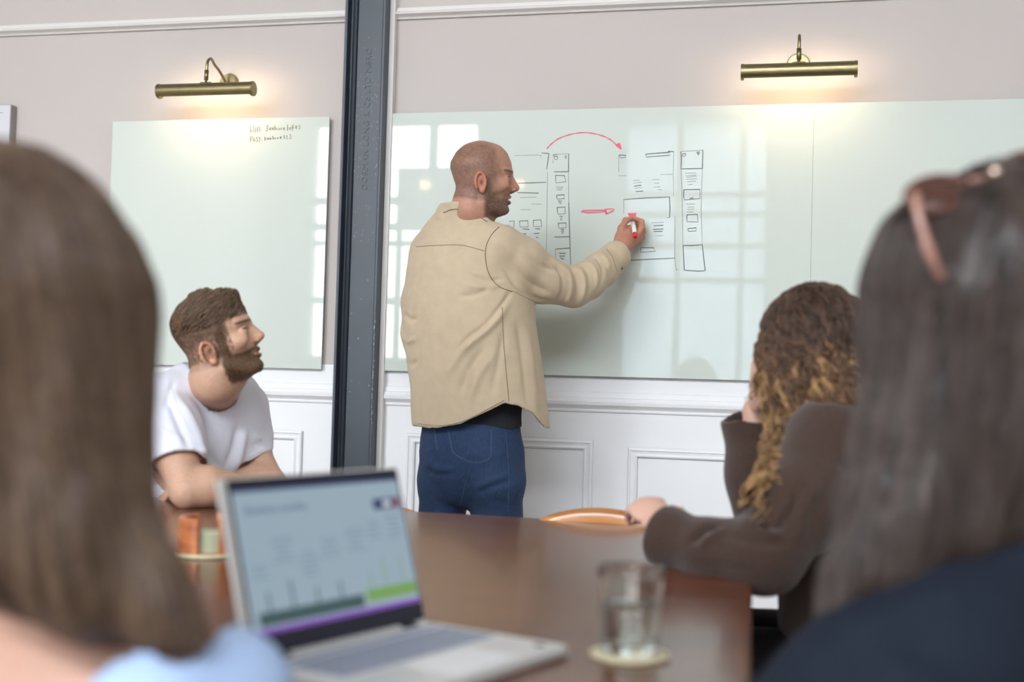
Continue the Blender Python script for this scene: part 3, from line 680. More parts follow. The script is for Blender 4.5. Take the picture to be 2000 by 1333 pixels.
t = empty('coaster_holder', (h0[0], h0[1], ZT), 'round reddish wooden coaster holder with open slots, beside the laptop', 'coaster holder')
lathe('base', [(0, 0), (.052, 0), (.0525, .002), (.0525, .006), (.051, .008), (0, .008)], (h0[0], h0[1], ZT+.0002), M_holder, t, 64)
lathe('base_rim', [(.0526, .001), (.0555, .001), (.056, .006), (.0526, .0075)], (h0[0], h0[1], ZT+.0002), M_cork, t, 64)
def arc_wall(name, a0, a1):
    bm = bmesh.new(); n = 30; R_ = []
    for i in range(n+1):
        a = math.radians(a0+(a1-a0)*i/n); c, s = math.cos(a), math.sin(a)
        R_.append([bm.verts.new((h0[0]+r*c, h0[1]+r*s, ZT+z)) for r, z in ((.0435, .0082), (.0545, .0082), (.0545, .068), (.0530, .070), (.045, .070), (.0435, .0685))])
    for a, b in zip(R_[:-1], R_[1:]):
        for i in range(6): bm.faces.new((a[i], a[(i+1) % 6], b[(i+1) % 6], b[i]))
    bm.faces.new(R_[0]); bm.faces.new(R_[-1][::-1]); bm_obj(name, bm, M_holder, t)
vd = math.degrees(math.atan2(CP[1]-h0[1], CP[0]-h0[0]))      # towards the camera
arc_wall('side_wall', vd+24, vd+163); arc_wall('side_wall', vd-163+6, vd-20)
cm = None
for i in range(5):
    o = lathe('coaster', [(0, 0), (.0405, 0), (.0415, .001), (.0415, .0055), (.0405, .0068), (0, .0068)], (0, 0, 0), M_coast2, seg=40) if cm is None else bpy.data.objects.new('coaster', cm)
    if cm is not None: C.objects.link(o)
    cm = o.data; o.location = (h0[0]+.0008*(i % 3-1), h0[1], ZT+.0085+i*.0073)
    tag(o, 'sage coaster %s in the round wooden holder' % ('at the very bottom of the stack', 'second from the bottom of the stack', 'in the middle of the stack', 'second from the top of the stack', 'on top of the stack')[i], 'coaster', 'sage coasters stacked in the holder')
#__PART4__
# ================================================================ people
def smooth_tab(z, v):
    zz = np.linspace(z[0], z[-1], 240); y = np.interp(zz, z, v); k = np.exp(-.5*(np.arange(-9, 10)/3.6)**2); k /= k.sum()
    return zz, np.convolve(np.pad(y, 9, mode='edge'), k, 'valid')
HZ = [-.099, -.094, -.085, -.0775, -.0625, -.0525, -.0425, -.0325, -.02, 0, .02, .0425, .06, .077, .11, .13, .140, .146]
HXF = [.045, .068, .083, .086, .082, .0845, .083, .0875, .088, .087, .088, .0985, .0985, .097, .0825, .0625, .040, .005]
HXB = [.0, -.005, -.012, -.02, -.04, -.05, -.06, -.068, -.076, -.084, -.091, -.098, -.103, -.1025, -.084, -.0625, -.045, -.015]
HW = [.014, .024, .036, .043, .051, .056, .059, .062, .066, .0705, .0735, .0765, .078, .077, .064, .046, .032, .010]
class Head:
    def __init__(s, o, fx, uz, sc=1.0):
        fx = np.asarray(fx, float); uz = np.asarray(uz, float); fx /= np.linalg.norm(fx); uz = uz-fx*(uz@fx); uz /= np.linalg.norm(uz)
        s.o = np.asarray(o, float); s.fx, s.uz = fx, uz; s.ly = np.cross(uz, fx); s.sc = sc
    def L(s, x, y, z): return s.o+s.sc*(x*s.fx+y*s.ly+z*s.uz)
    def loc(s, V): d = (V-s.o)/s.sc; return d@s.fx, d@s.ly, d@s.uz
    def base(s, v):
        sc = s.sc; o = s.o
        sl, X, Y, Z = v.sub(o-.19*sc, o+.19*sc); dx, dy, dz = (X-o[0])/sc, (Y-o[1])/sc, (Z-o[2])/sc
        x = dx*s.fx[0]+dy*s.fx[1]+dz*s.fx[2]; y = dx*s.ly[0]+dy*s.ly[1]+dz*s.ly[2]; z = dx*s.uz[0]+dy*s.uz[1]+dz*s.uz[2]
        zt, f = smooth_tab(HZ, HXF); _, b = smooth_tab(HZ, HXB); _, w = smooth_tab(HZ, HW)
        xf, xb, ww = np.interp(z, zt, f), np.interp(z, zt, b), np.interp(z, zt, w)
        cx, a = (xf+xb)/2, (xf-xb)/2; u = (x-cx)/a
        ww = ww*(1-.16*np.clip(u, 0, 1)**2)
        k = u*u+(y/ww)**2; r = np.sqrt(k)+1e-6; g = np.sqrt((u/a)**2+(y/ww/ww)**2)/r+1e-6
        d = (r-1)/g; return sl, np.maximum(d, np.maximum(z-.1455, -.0985-z))*sc, x, y, z
    def sculpt(s, v, mouth=.0, ear=(0, 0, 0), female=False):
        sc = s.sc; L = s.L; o = s.o
        sl, d, x, y, z = s.base(v); v.comb(sl, d, .012, 'u')
        v.cone(L(.084, 0, .028), L(.095, 0, -.010), .0115*sc, .0125*sc, .010)
        q = lambda *p: [t*sc for t in p]
        v.cone(L(.094, 0, .034), L(.113, 0, -.004), .0065*sc, .0098*sc, .010); v.cone(L(.112, 0, -.007), L(.094, 0, -.019), .0088*sc, .006*sc, .006)
        for e in (-1, 1):
            v.ell(L(.1005, e*.0125, -.012), q(.0105, .0065, .0078), None, .006)
            v.cone(L(.0905, e*.010, .044), L(.074, e*.046, .043), .0085*sc, .0075*sc, .014)
            v.ell(L(.094, e*.032, .023), q(.013, .0165, .0115), (s.fx, s.ly, s.uz), .010, 's')
            v.ell(L(.0765, e*.031, .0225), q(.0135, .0145, .0125), (s.fx, s.ly, s.uz), .004)
            v.cone(L(.0875, e*.018, .0275), L(.078, e*.044, .0265), .0028*sc, .0022*sc, .004)
            v.ell(L(.058, e*.050, -.002), q(.028, .016, .018), (s.fx, s.ly, s.uz), .022)
            v.cone(L(.006, e*.054, -.055), L(.06, e*.028, -.084), .014*sc, .013*sc, .02)
            v.cone(L(.0905, 0, -.0355), L(.080, e*.024, -.0415), .0045*sc, .003*sc, .006)
            v.cone(L(.0885, 0, -.0505-mouth), L(.079, e*.022, -.0440), .0055*sc, .003*sc, .006)
            v.cone(L(.096, 0, -.0425-mouth*.4), L(.083, e*.021, -.0425), .0016*sc+mouth*.45, .0014*sc, .003, 's')
            # ear: rim ring, bowl and lobe
            ex, ez = ear[0], ear[1]; ring = []
            for i in range(11):
                an = math.radians(-150+i*30); cxx, czz = -.010+ex+.0165*math.sin(an+.25), .004+ez+.029*math.cos(an+.25)
                ring.append(L(cxx, e*(.0765+.012*(.006-(cxx-ex))/.03), czz))
            v.chain(ring, [.0038*sc]*11, .004)
            v.ell(L(-.008+ex, e*.0755, .002+ez), q(.015, .0045, .026), (s.fx, s.ly, s.uz), .008)
            v.ell(L(-.004+ex, e*.0835, .001+ez), q(.0095, .009, .014), (s.fx, s.ly, s.uz), .004, 's')
            v.cone(L(.004+ex, e*.0795, .0+ez), L(.004+ex, e*.079, -.006+ez), .0035*sc, .003*sc, .004)
            v.ell(L(-.003+ex, e*.078, -.024+ez), q(.008, .0045, .008), (s.fx, s.ly, s.uz), .005)
        v.ell(L(.070, 0, -.080), q(.016, .018, .014), (s.fx, s.ly, s.uz), .018)
def sm(a, b, x): t = np.clip((x-a)/(b-a), 0, 1); return t*t*(3-2*t)
def face_colour(h, V, skin, stub, scalp, beard, hairline, ears=(0, 0)):
    x, y, z = h.loc(V); N_ = len(V); c = np.tile(np.array(skin), (N_, 1)); inh = ((np.abs(x) < .14) & (np.abs(y) < .1) & (z < .17) & (z > -.125)).astype(float)
    def mixin(col, m): nonlocal c; m = np.clip(m*inh, 0, 1)[:, None]; c = c*(1-m)+np.array(col)*m
    nz = vnoise(V, 260, 3)*.5+.5; nz2 = vnoise(V, 60, 4)
    red = np.array(skin)*np.array([1.12, .72, .62])
    mixin(red, .55*np.exp(-(((x-.112)/.016)**2+(y/.02)**2+((z+.008)/.014)**2))); mixin(red, .35*np.exp(-(((x-.07)/.03)**2+((np.abs(y)-.045)/.02)**2+((z+.008)/.02)**2)))
    ear = (np.abs(y) > .0765)*(x-ears[0] < .012)*(x-ears[0] > -.035)*(np.abs(z-ears[1]-.003) < .036); mixin(red*1.05, .6*ear)
    lip = np.exp(-((z+.043)/.0085)**4)*(x > .078)*sm(.026, .018, np.abs(y)); mixin((.42, .15, .12), .75*lip)
    hl = hairline(x, y, z); earm = 1-ear*1.0
    mixin(stub, scalp*hl*(.65+.5*nz+.15*nz2)*earm)
    bl = sm(-.018, -.034, z+.22*np.maximum(.035-x, 0)-.25*np.maximum(x-.085, 0))*sm(-.002, .012, x)*sm(-.112, -.098, z)
    side = sm(.030, .022, np.abs(x-.012))*0+np.exp(-((x-.018)/.010)**2)*sm(.03, .0, z)*sm(-.04, -.03, z)
    bl = np.maximum(bl, side*.8)*(1-lip)*(1-.8*np.exp(-(((x-.06)/.018)**2+((z+.035)/.012)**2)))*earm
    mixin(stub, beard*bl*(.7+.45*nz))
    brow = np.exp(-((z-.044-.05*np.maximum(.085-x, 0)+.1*np.maximum(.06-x,0))/.0042)**2)*sm(.062, .072, x)*(np.abs(y) > .008); mixin(np.array(stub)*.45, .95*brow)
    ey = np.hypot((np.abs(y)-.031)/1.5, z-.0215)*(x > .07)+(x <= .07)
    mixin((.34, .27, .23), .7*sm(.0055, .004, ey)); mixin((.05, .04, .035), sm(.0046, .0036, np.hypot(np.abs(y)-.031, z-.0215)+(x < .08)*1.0)); 
    lash = np.exp(-((z-.0262)/.0024)**2)*(np.abs(np.abs(y)-.031) < .015)*(x > .068); mixin((.035, .02, .016), .95*lash)
    return c
def hand(v, w, d, n, side=1, s=1.0, curl=(.35, .5, .4), k=.006, spread=.0):
    d = np.asarray(d, float); d /= np.linalg.norm(d); n = np.asarray(n, float); n = n-d*(n@d); n /= np.linalg.norm(n); t = np.cross(d, n)*side
    v.cone(w+d*.008*s, w+d*.074*s, .027*s, .037*s, .02, flat=(n, .42))
    for off, ln in ((.0285, .070), (.0095, .079), (-.010, .073), (-.0285, .057)):
        p = w+d*.083*s+t*off*s; a = 0; dd = d+t*off*spread; pts = [w+d*.055*s+t*off*.9*s, p]; 
        for sg, cu in zip((.44, .31, .25), curl):
            a += cu; p = p+(dd*math.cos(a)-n*math.sin(a))*ln*sg*s; pts.append(p)
        v.chain(pts, [.0095*s, .0095*s, .0085*s, .0078*s, .0066*s], k*.6)
    b = w+d*.018*s+t*.020*s
    v.chain([b, b+(d*.55+t*.75-n*.25)*.036*s, b+(d*.95+t*.75-n*.5)*.060*s, b+(d*1.35+t*.6-n*.6)*.078*s], [.014*s, .0115*s, .0095*s, .0078*s], .010)
def cloth_obj(name, v, m, parent, lines=(), wob=.0, wscale=12, smooth=2, col=None, label=None):
    V, Q = v.mesh(smooth)
    if len(lines) or wob: V = folds(V, Q, lines, wob, wscale)
    o = link(mesh_from(V, Q, col(V) if col else None), name, m, parent, label=label, smooth=True); return o, V, Q
def shell(v, t, *blocks):
    """hollow the cloth near its openings"""
    for lo, hi in blocks:
        sl, X, Y, Z = v.sub(lo, hi); v.F[sl] = np.maximum(v.F[sl], -(v.F[sl]+t))
def around(p, r): p = np.asarray(p, float); return (p-r, p+r)
def cutpx(v, fn, lo=None, hi=None):
    """trim the volume with a hem line given as seen; fn(px, py, depth, X, Y, Z) > 0 is removed"""
    lo = np.array([a[0] for a in v.a]) if lo is None else lo; hi = np.array([a[-1] for a in v.a]) if hi is None else hi
    sl, X, Y, Z = v.sub(lo, hi); dx, dy, dz = X-CP[0], Y-CP[1], Z-CP[2]
    w = dx*CF[0]+dy*CF[1]+dz*CF[2]; px = 1000+FPX*(dx*CR[0]+dy*CR[1]+dz*CR[2])/w; py = 666.5-FPX*(dx*CU[0]+dy*CU[1]+dz*CU[2])/w
    v.F[sl] = np.maximum(v.F[sl], fn(px, py, w, X, Y, Z))
def plane(v, p, n, lo=None, hi=None):
    n = np.asarray(n, float); n /= np.linalg.norm(n); cutpx(v, lambda px, py, w, X, Y, Z: (X-p[0])*n[0]+(Y-p[1])*n[1]+(Z-p[2])*n[2], lo, hi)
def bvh_of(V, Q): return BVHTree.FromPolygons([tuple(a) for a in V], [tuple(q) for q in Q.tolist()])
def seam(bv, px, r, m, parent, name='seam', off=0.0007, n=None, dash=None, depth_min=0.3):
    pts = spline(px, n or max(8, int(sum(math.dist(a, b) for a, b in zip(px[:-1], px[1:]))/4))); out = []; cur = []
    for i, (a, b) in enumerate(pts):
        d = Vector(ray(a, b)).normalized(); h = bv.ray_cast(Vector(CP), d)
        if h[0] is None: 
            if len(cur) > 1: out.append(np.array(cur)); 
            cur = []; continue
        q = np.array(h[0]-d*off)
        if cur and np.linalg.norm(q-cur[-1]) > .05:
            if len(cur) > 1: out.append(np.array(cur))
            cur = []
        cur.append(q)
    if len(cur) > 1: out.append(np.array(cur))
    if out: return tubeo(name, out, r, m, parent, 6)
def unit(a): a = np.asarray(a, float); return a/np.linalg.norm(a)
UP = np.array([0, 0, 1.0]); AW = unit([CF[0], CF[1], 0]); RT = unit([CR[0], CR[1], 0])       # away / right of the viewer, level
M_skin = mat('skin', (.5, .3, .2), .48, spec=.4, vcol='Col', noise=(140, .05), bump=(900, .06, .001), sss=.10)
M_jacket = mat('khaki_cotton', (.52, .415, .29), .88, spec=.15, noise=((30, 30, 30), .05), bump=(700, .22, .001), sheen=.15)
M_seam = mat('khaki_seam', (.20, .16, .11), .9)
M_tee = mat('black_tee', (.016, .018, .026), .9, noise=(20, .1), bump=(500, .2, .001))
M_jeans = mat('blue_denim', (.018, .040, .098), .82, noise=((260, 260, 60), .22), bump=(900, .3, .001))
M_stitch = mat('pale_stitching', (.10, .15, .25), .8)
M_white = mat('white_cotton', (.74, .75, .83), .9, spec=.15, noise=(20, .02), bump=(600, .12, .001))
M_dark = mat('dark_trousers', (.010, .010, .012), .9)
M_shoe = mat('brown_leather', (.06, .03, .015), .5)
M_coat = mat('brown_wool', (.058, .035, .027), .95, spec=.1, noise=(260, .22), bump=(500, .5, .002), sheen=.25)
M_navy = mat('navy_jersey', (.013, .018, .030), .9, spec=.2, noise=(30, .06), bump=(300, .2, .001))
M_blue = mat('pale_blue_cotton', (.42, .56, .82), .9, noise=(30, .04), bump=(300, .15, .001))
M_hshell = lambda n, c, sc=(60, 60, 8), am=.3: mat(n, c, .5, spec=.4, noise=(sc, am))
# ---------------------------------------------------------------- the man at the board
def standing_man():
    D = 4.05; base = P(920, 900, 4.12); base[2] = 0
    T = empty('person', tuple(base), 'man with shaved head in khaki overshirt and jeans drawing on the glass board', 'person')
    cc, ss = math.cos(math.radians(35)), math.sin(math.radians(35)); bf = AW*cc+RT*ss; br = RT*cc-AW*ss; ax = (br, bf, UP)
    H = Head(P(941, 363.5, D), CR*.996+CF*.09, CU-CR*.0, 1.0125)
    ho = H.o; hx = P(1232, 455, 4.44)
    lo = np.array([-1.55, -1.0, -.01]); hi = np.array([-.28, -.02, 1.92])
    f = lambda i: [(ho[i]-.135, ho[i]+.14, .0023), (hx[i]-.06, hx[i]+.065, .0024)]
    v = Vol(axis(lo[0], hi[0], .012, sorted(f(0))), axis(lo[1], hi[1], .012, sorted([(ho[1]-.1, ho[1]+.1, .0025), (hx[1]-.07, hx[1]+.05, .0027)])), axis(lo[2], hi[2], .014, sorted(f(2))))
    # trunk, legs, arms
    v.ell(P(902, 545, 4.12), (.165, .105, .21), ax, .05); v.ell(P(915, 730, 4.13), (.145, .10, .20), ax, .06); v.ell(P(920, 870, 4.12), (.155, .11, .14), ax, .06)
    v.cone(P(915, 458, 4.1), P(970, 484, 4.03), .05, .05, .05); v.cone(P(890, 462, 4.12), P(845, 490, 4.2), .05, .05, .05)
    v.chain([H.L(-.03, 0, -.03), H.L(-.036, 0, -.075), P(905, 440, 4.09)], [.058, .059, .066], .03)
    v.cone(H.L(.02, -.03, -.06), P(918, 455, 4.05), .022, .02, .03); v.cone(H.L(.03, 0, -.07), P(925, 452, 4.1), .03, .04, .03)
    for hp, kp, an in ((P(966, 905, 4.06), P(972, 1130, 4.07), P(975, 1330, 4.1)), (P(872, 905, 4.18), P(868, 1130, 4.2), P(862, 1320, 4.22))):
        an[2] = .09; v.chain([hp, kp, an], [.08, .055, .035], .03); v.cone(an+(0, 0, -.03)-bf*.03, an+bf*.15+(0, 0, -.055), .035, .03, .03, flat=(UP, .8))
    sh, el, wr = P(978, 484, 4.03), P(1122, 563, 4.17), P(1206, 492, 4.37)
    v.chain([sh, el, wr], [.05, .042, .029], .02, ); v.cone(wr, P(1214, 480, 4.385), .029, .027, .02)
    sl_, el_, wl = P(843, 492, 4.2), P(818, 645, 4.27), P(850, 770, 4.36); v.chain([sl_, el_, wl], [.048, .038, .026], .02)
    hand(v, wl, unit(P(858, 840, 4.38)-wl), -br, 1, 1.0)
    # drawing hand: back of the hand to us, thumb on the left, pen pinched at the top
    q = lambda x, y, d: P(x, y, d)
    v.chain([q(1213, 482, 4.385), q(1221, 468, 4.41), q(1231, 455, 4.435)], [.027, .033, .029], .018, flat=(CF, .62))
    v.chain([q(1222, 474, 4.39), q(1243, 462, 4.43)], [.026, .022], .015)
    v.chain([q(1212, 466, 4.395), q(1214, 446, 4.405), q(1222, 431, 4.425), q(1234, 427, 4.445)], [.015, .0125, .0105, .0085], .009)      # thumb
    v.chain([q(1244, 462, 4.405), q(1253, 446, 4.41), q(1253, 433, 4.425), q(1241, 427, 4.447)], [.0125, .0115, .0098, .0078], .006)       # index
    v.chain([q(1247, 466, 4.42), q(1256, 453, 4.425), q(1254, 440, 4.44), q(1244, 435, 4.452)], [.012, .011, .0098, .008], .005)         # middle
    v.chain([q(1243, 473, 4.43), q(1254, 463, 4.438), q(1252, 450, 4.452), q(1243, 444, 4.456)], [.0115, .0108, .0095, .008], .005)      # ring
    v.chain([q(1237, 479, 4.435), q(1248, 472, 4.445), q(1247, 461, 4.455), q(1240, 455, 4.457)], [.0105, .0098, .0085, .0075], .005)    # little
    H.sculpt(v, mouth=.003)
    V, Q = v.mesh(1)
    def hl(x, y, z): # shaved hair: receding temples, clear brow
        front = .047-.10*np.maximum(.055-z, 0)-.35*np.maximum(z-.085, 0)+.15*np.maximum(.05-np.abs(y), 0)*0
        top = sm(.138, .120, z+.25*np.maximum(x, 0)-.0*y)*.45+.55
        return sm(.018, -.014, x-front+.010*(vnoise(V, 70, 8)))*sm(-.062, -.048, z+.15*x)*top
    skin = (.45, .235, .165)
    col = face_colour(H, V, skin, (.10, .058, .040), .66, .95, hl)
    x, y, z = H.loc(V)
    hd = (np.linalg.norm(V-hx, axis=1) < .16)[:, None]; col = np.where(hd, col*np.array([.98, .88, .84]), col)
    link(mesh_from(V, Q, col), 'body', M_skin, T, smooth=True)
    # ---- jacket
    v = Vol(axis(-1.52, -.30, .0046), axis(-.98, -.05, .0048), axis(.92, 1.72, .0046)); fl = (bf, .80)
    v.chain([P(904, 470, 4.12), P(905, 520, 4.12), P(912, 580, 4.12), P(917, 650, 4.12), P(930, 740, 4.12), P(938, 830, 4.12), P(944, 890, 4.12)], [.125, .182, .214, .221, .224, .230, .236], .05, flat=fl)
    v.cone(P(906, 440, 4.10), P(972, 482, 4.03), .068, .066, .05); v.cone(P(900, 445, 4.12), P(848, 490, 4.2), .066, .064, .05)
    v.chain([P(976, 486, 4.02), P(1015, 512, 4.05), P(1060, 546, 4.10), P(1120, 561, 4.17), P(1146, 548, 4.22), P(1172, 527, 4.29), P(1200, 503, 4.355), P(1222, 484, 4.41)], [.083, .083, .077, .0655, .064, .060, .0505, .048], .02)
    v.chain([P(848, 500, 4.2), P(823, 590, 4.24), P(817, 650, 4.26), P(830, 770, 4.31)], [.075, .064, .056, .046], .03)
    v.chain([P(903, 436, 4.095), P(911, 400, 4.065)], [.082, .0745], .012); v.chain([P(903, 424, 4.09), P(909, 404, 4.07)], [.0905, .079], .003)      # collar band and fold
    shell(v, .0105, (np.array([-1.6, -1., .9]), np.array([-.3, 0, 1.06])), around(P(1209, 495, 4.375), .075), (np.array([-1.3, -.8, 1.60]), np.array([-.9, -.2, 1.73])))
    cd = unit(P(1214, 492, 4.385)-P(1172, 527, 4.29)); cp_ = P(1209, 495, 4.375)
    plane(v, cp_, cd, cp_-.12, cp_+.14)
    hem = [(700, 833), (806, 833), (850, 838), (900, 829), (945, 808), (985, 788), (1012, 793), (1040, 808), (1064, 836), (1100, 840)]
    hx_, hy_ = [a for a, b in hem], [b for a, b in hem]
    cutpx(v, lambda px, py, w, X, Y, Z: (py-np.interp(px, hx_, hy_))*w/FPX, hi=np.array([-.3, -.05, 1.12]))
    tx_, ty_ = [860, 880, 905, 930, 960, 990], [397, 394, 393, 405, 432, 440]
    cutpx(v, lambda px, py, w, X, Y, Z: np.where((px > 850) & (px < 990), (np.interp(px, tx_, ty_)-py)*w/FPX, -1), lo=np.array([-1.52, -.98, 1.55]))
    G, Rg = -1, 1
    L_ = [([(1000, 566), (975, 605), (945, 640), (905, 672), (880, 715)], -.011, 6), ([(992, 580), (968, 622), (935, 655), (895, 692), (872, 735)], .012, 9), ([(958, 560), (930, 575), (890, 580)], -.005, 6), ([(985, 545), (950, 548), (915, 538)], -.005, 5), ([(980, 556), (945, 562), (910, 556)], .005, 6),
          ([(945, 680), (915, 725), (895, 780)], -.007, 8), ([(965, 690), (935, 735), (915, 790)], .006, 8), ([(985, 640), (975, 700), (960, 770)], -.005, 7), ([(860, 600), (850, 680), (855, 760)], .004, 14), ([(1010, 620), (1020, 700), (1030, 790)], -.004, 6), ([(1028, 640), (1040, 720), (1048, 800)], .004, 6),
          ([(1085, 517), (1098, 540), (1098, 570), (1085, 592)], -.006, 4), ([(1097, 516), (1112, 540), (1113, 572), (1102, 598)], .006, 4), ([(1108, 517), (1124, 538), (1127, 568), (1118, 598)], -.006, 3.5), ([(1118, 518), (1137, 538), (1140, 566), (1132, 596)], .006, 4), ([(1130, 515), (1148, 532), (1151, 558), (1146, 584)], -.005, 3.5),
          ([(1143, 507), (1160, 524), (1164, 548), (1158, 572)], .005, 4), ([(1158, 498), (1173, 514), (1177, 536), (1172, 558)], -.005, 3.5), ([(1170, 492), (1186, 508), (1190, 528)], .004, 4), ([(1030, 495), (1060, 520), (1092, 530)], -.005, 5), ([(1010, 490), (1035, 530), (1075, 560)], .004, 8), ([(985, 520), (1010, 560), (1050, 585), (1100, 596)], -.004, 5), ([(995, 505), (1030, 550), (1080, 575)], -.003, 5),
          ([(786, 610), (800, 625), (812, 620)], -.006, 5), ([(784, 655), (798, 668), (812, 660)], .006, 5), ([(788, 700), (802, 712), (815, 705)], -.005, 5), ([(960, 470), (985, 480), (1005, 500)], .003, 8)]
    L_ = [(a, b*1.35, c) for a, b, c in L_]
    jk, V, Q = cloth_obj('overshirt', v, M_jacket, T, L_, .0022, 11)
    bv = bvh_of(V, Q)
    seam(bv, [(812, 482), (850, 480), (900, 479), (945, 490)], .0011, M_seam, jk, 'yoke_seam'); seam(bv, [(975, 443), (958, 462), (948, 490), (953, 530), (972, 558), (1000, 570)], .0014, M_seam, jk, 'armhole_seam')
    seam(bv, [(981, 600), (983, 660), (988, 720), (994, 784)], .0011, M_seam, jk, 'side_seam'); seam(bv, [(866, 416), (885, 409), (905, 411), (930, 420), (952, 434)], .0017, M_seam, jk, 'collar_edge')
    seam(bv, [(816, 828), (860, 832), (905, 823), (950, 801), (985, 782)], .0008, M_seam, jk, 'hem_stitching'); seam(bv, [(1185, 487), (1196, 503), (1205, 530)], .0010, M_seam, jk, 'cuff_seam')
    seam(bv, [(1000, 568), (1050, 592), (1095, 601)], .0008, M_seam, jk, 'sleeve_seam')
    h = bv.ray_cast(Vector(CP), Vector(ray(1214, 524)).normalized())
    if h[0]: 
        bm = bmesh.new(); bmesh.ops.create_uvsphere(bm, u_segments=14, v_segments=8, radius=.0055); bmesh.ops.transform(bm, matrix=Matrix.Translation(h[0]), verts=bm.verts); bm_obj('cuff_button', bm, M_seam, jk, smooth=True)
    # ---- t-shirt
    v = Vol(axis(-1.45, -.6, .008), axis(-.9, -.2, .008), axis(.90, 1.35, .008)); fl = (bf, .74)
    v.chain([P(912, 620, 4.12), P(920, 740, 4.12), P(922, 870, 4.12)], [.17, .176, .182], .05, flat=fl)
    tx2, ty2 = [700, 860, 920, 1000, 1030, 1100], [836, 838, 841, 840, 832, 830]
    cutpx(v, lambda px, py, w, X, Y, Z: (py-np.interp(px, tx2, ty2))*w/FPX); plane(v, P(915, 625, 4.12), UP)
    cloth_obj('t_shirt', v, M_tee, T, [], .003, 9)
    # ---- jeans
    v = Vol(axis(-1.45, -.6, .0075), axis(-.95, -.2, .0085), axis(.02, 1.06, .0085)); fl = (bf, .80)
    v.chain([P(918, 800, 4.12), P(920, 850, 4.12), P(921, 905, 4.12)], [.150, .164, .158], .05, flat=fl)
    for pts, rs in (([P(962, 890, 4.06), P(968, 940, 4.05), P(971, 1005, 4.07), P(973, 1130, 4.09), P(975, 1320, 4.11)], [.105, .097, .081, .072, .058]), ([P(876, 890, 4.17), P(868, 940, 4.17), P(864, 1005, 4.18), P(862, 1130, 4.2), P(860, 1310, 4.22)], [.100, .088, .076, .070, .058])):
        v.chain(pts, rs, .022)
    v.ell(P(940, 885, 4.02), (.075, .05, .075), ax, .05); v.ell(P(868, 885, 4.10), (.07, .05, .075), ax, .05)
    plane(v, P(920, 812, 4.1), UP)
    L_ = [([(1000, 925), (960, 940), (925, 955)], .006, 6), ([(1005, 935), (965, 950), (930, 965)], -.006, 5), ([(905, 925), (918, 960), (925, 1000)], -.006, 5), ([(830, 905), (860, 918), (890, 915)], .005, 6), ([(828, 915), (855, 928), (885, 925)], -.005, 5), ([(850, 960), (880, 985)], .004, 6), ([(955, 975), (990, 985)], -.004, 6), ([(840, 880), (850, 900), (835, 930)], -.003, 5)]
    jn, V, Q = cloth_obj('jeans', v, M_jeans, T, L_, .002, 14)
    bv = bvh_of(V, Q)
    for o_ in (0, 2.2):
        seam(bv, [(874+o_, 838), (879+o_, 865), (887+o_, 887), (925, 905-o_), (957-o_, 895), (960-o_, 865), (961-o_, 838)], .00045, M_stitch, jn, 'pocket_stitching')
        seam(bv, [(847+o_, 838), (850+o_, 860), (853+o_, 880)], .0005, M_stitch, jn, 'yoke_stitching')
    seam(bv, [(832, 880), (842, 876), (845, 872)], .0005, M_stitch, jn, 'pocket_stitching'); seam(bv, [(987, 840), (991, 880), (994, 940), (992, 1004)], .0005, M_stitch, jn, 'outseam_stitching')
    seam(bv, [(918, 915), (905, 960), (897, 1003)], .00045, M_stitch, jn, 'inseam_stitching')
    for px_, dd in ((975, 4.1), (862, 4.22)):
        a = P(px_, 1320, dd); a[2] = .0; v = Vol(axis(a[0]-.2, a[0]+.25, .008), axis(a[1]-.15, a[1]+.3, .008), axis(-.002, .16, .007))
        v.cone(a-bf*.05+(0, 0, .05), a+bf*.17+(0, 0, .03), .045, .042, .02, flat=(br, .85)); v.cone(a+(0, 0, .06), a+(0, 0, .11), .045, .045, .02); plane(v, a+(0, 0, .004), -UP)
        cloth_obj('shoe', v, M_shoe, T)
    # ---- the pen he holds: stays a thing of its own
    tip, endp = onY(1235, 423, YB-.001), P(1240.5, 463, 4.335)
    d = unit(endp-tip); pen = empty('marker_pen', tuple(tip), 'red and white marker pen held against the glass in his hand', 'pen')
    M_penw = mat('pen_white', (.75, .72, .68), .4); M_penr = mat('pen_red', (.70, .02, .03), .35)
    Lp = np.linalg.norm(endp-tip)
    tubeo('barrel', [[tip+d*.02, tip+d*(Lp-.022)]], .0082, M_penw, pen, 20); tubeo('cap', [[tip+d*(Lp-.024), tip+d*(Lp-.004), tip+d*Lp]], [[.0092, .0090, .007]], M_penr, pen, 20)
    tubeo('nib', [[tip, tip+d*.010, tip+d*.022]], [[.0015, .003, .0065]], M_red, pen, 12)
    for i in range(3): tubeo('printed_band', [[tip+d*(.045+.008*i), tip+d*(.0465+.008*i)]], .00835, M_grey, pen, 20)
    tubeo('cap_hole', [[tip+d*(Lp-.0002), tip+d*(Lp+.0002)]], .003, M_dark, pen, 12)
standing_man()
def thighs(v, hips, fwd, rgt, r=(.085, .062, .045), hz=.50, kl=.42, spread=.10, off=0):
    for s in (-1, 1):
        h = hips+rgt*s*spread; k = h+fwd*kl+rgt*s*.03; k[2] = hz+.02; f = k+fwd*.02; f[2] = .08
        v.chain([h, k, f], [r[0]+off, r[1]+off, r[2]+off], .03)
        if off == 0: v.cone(f+(0, 0, -.03), f+fwd*.14+(0, 0, -.045), .034, .028, .02)
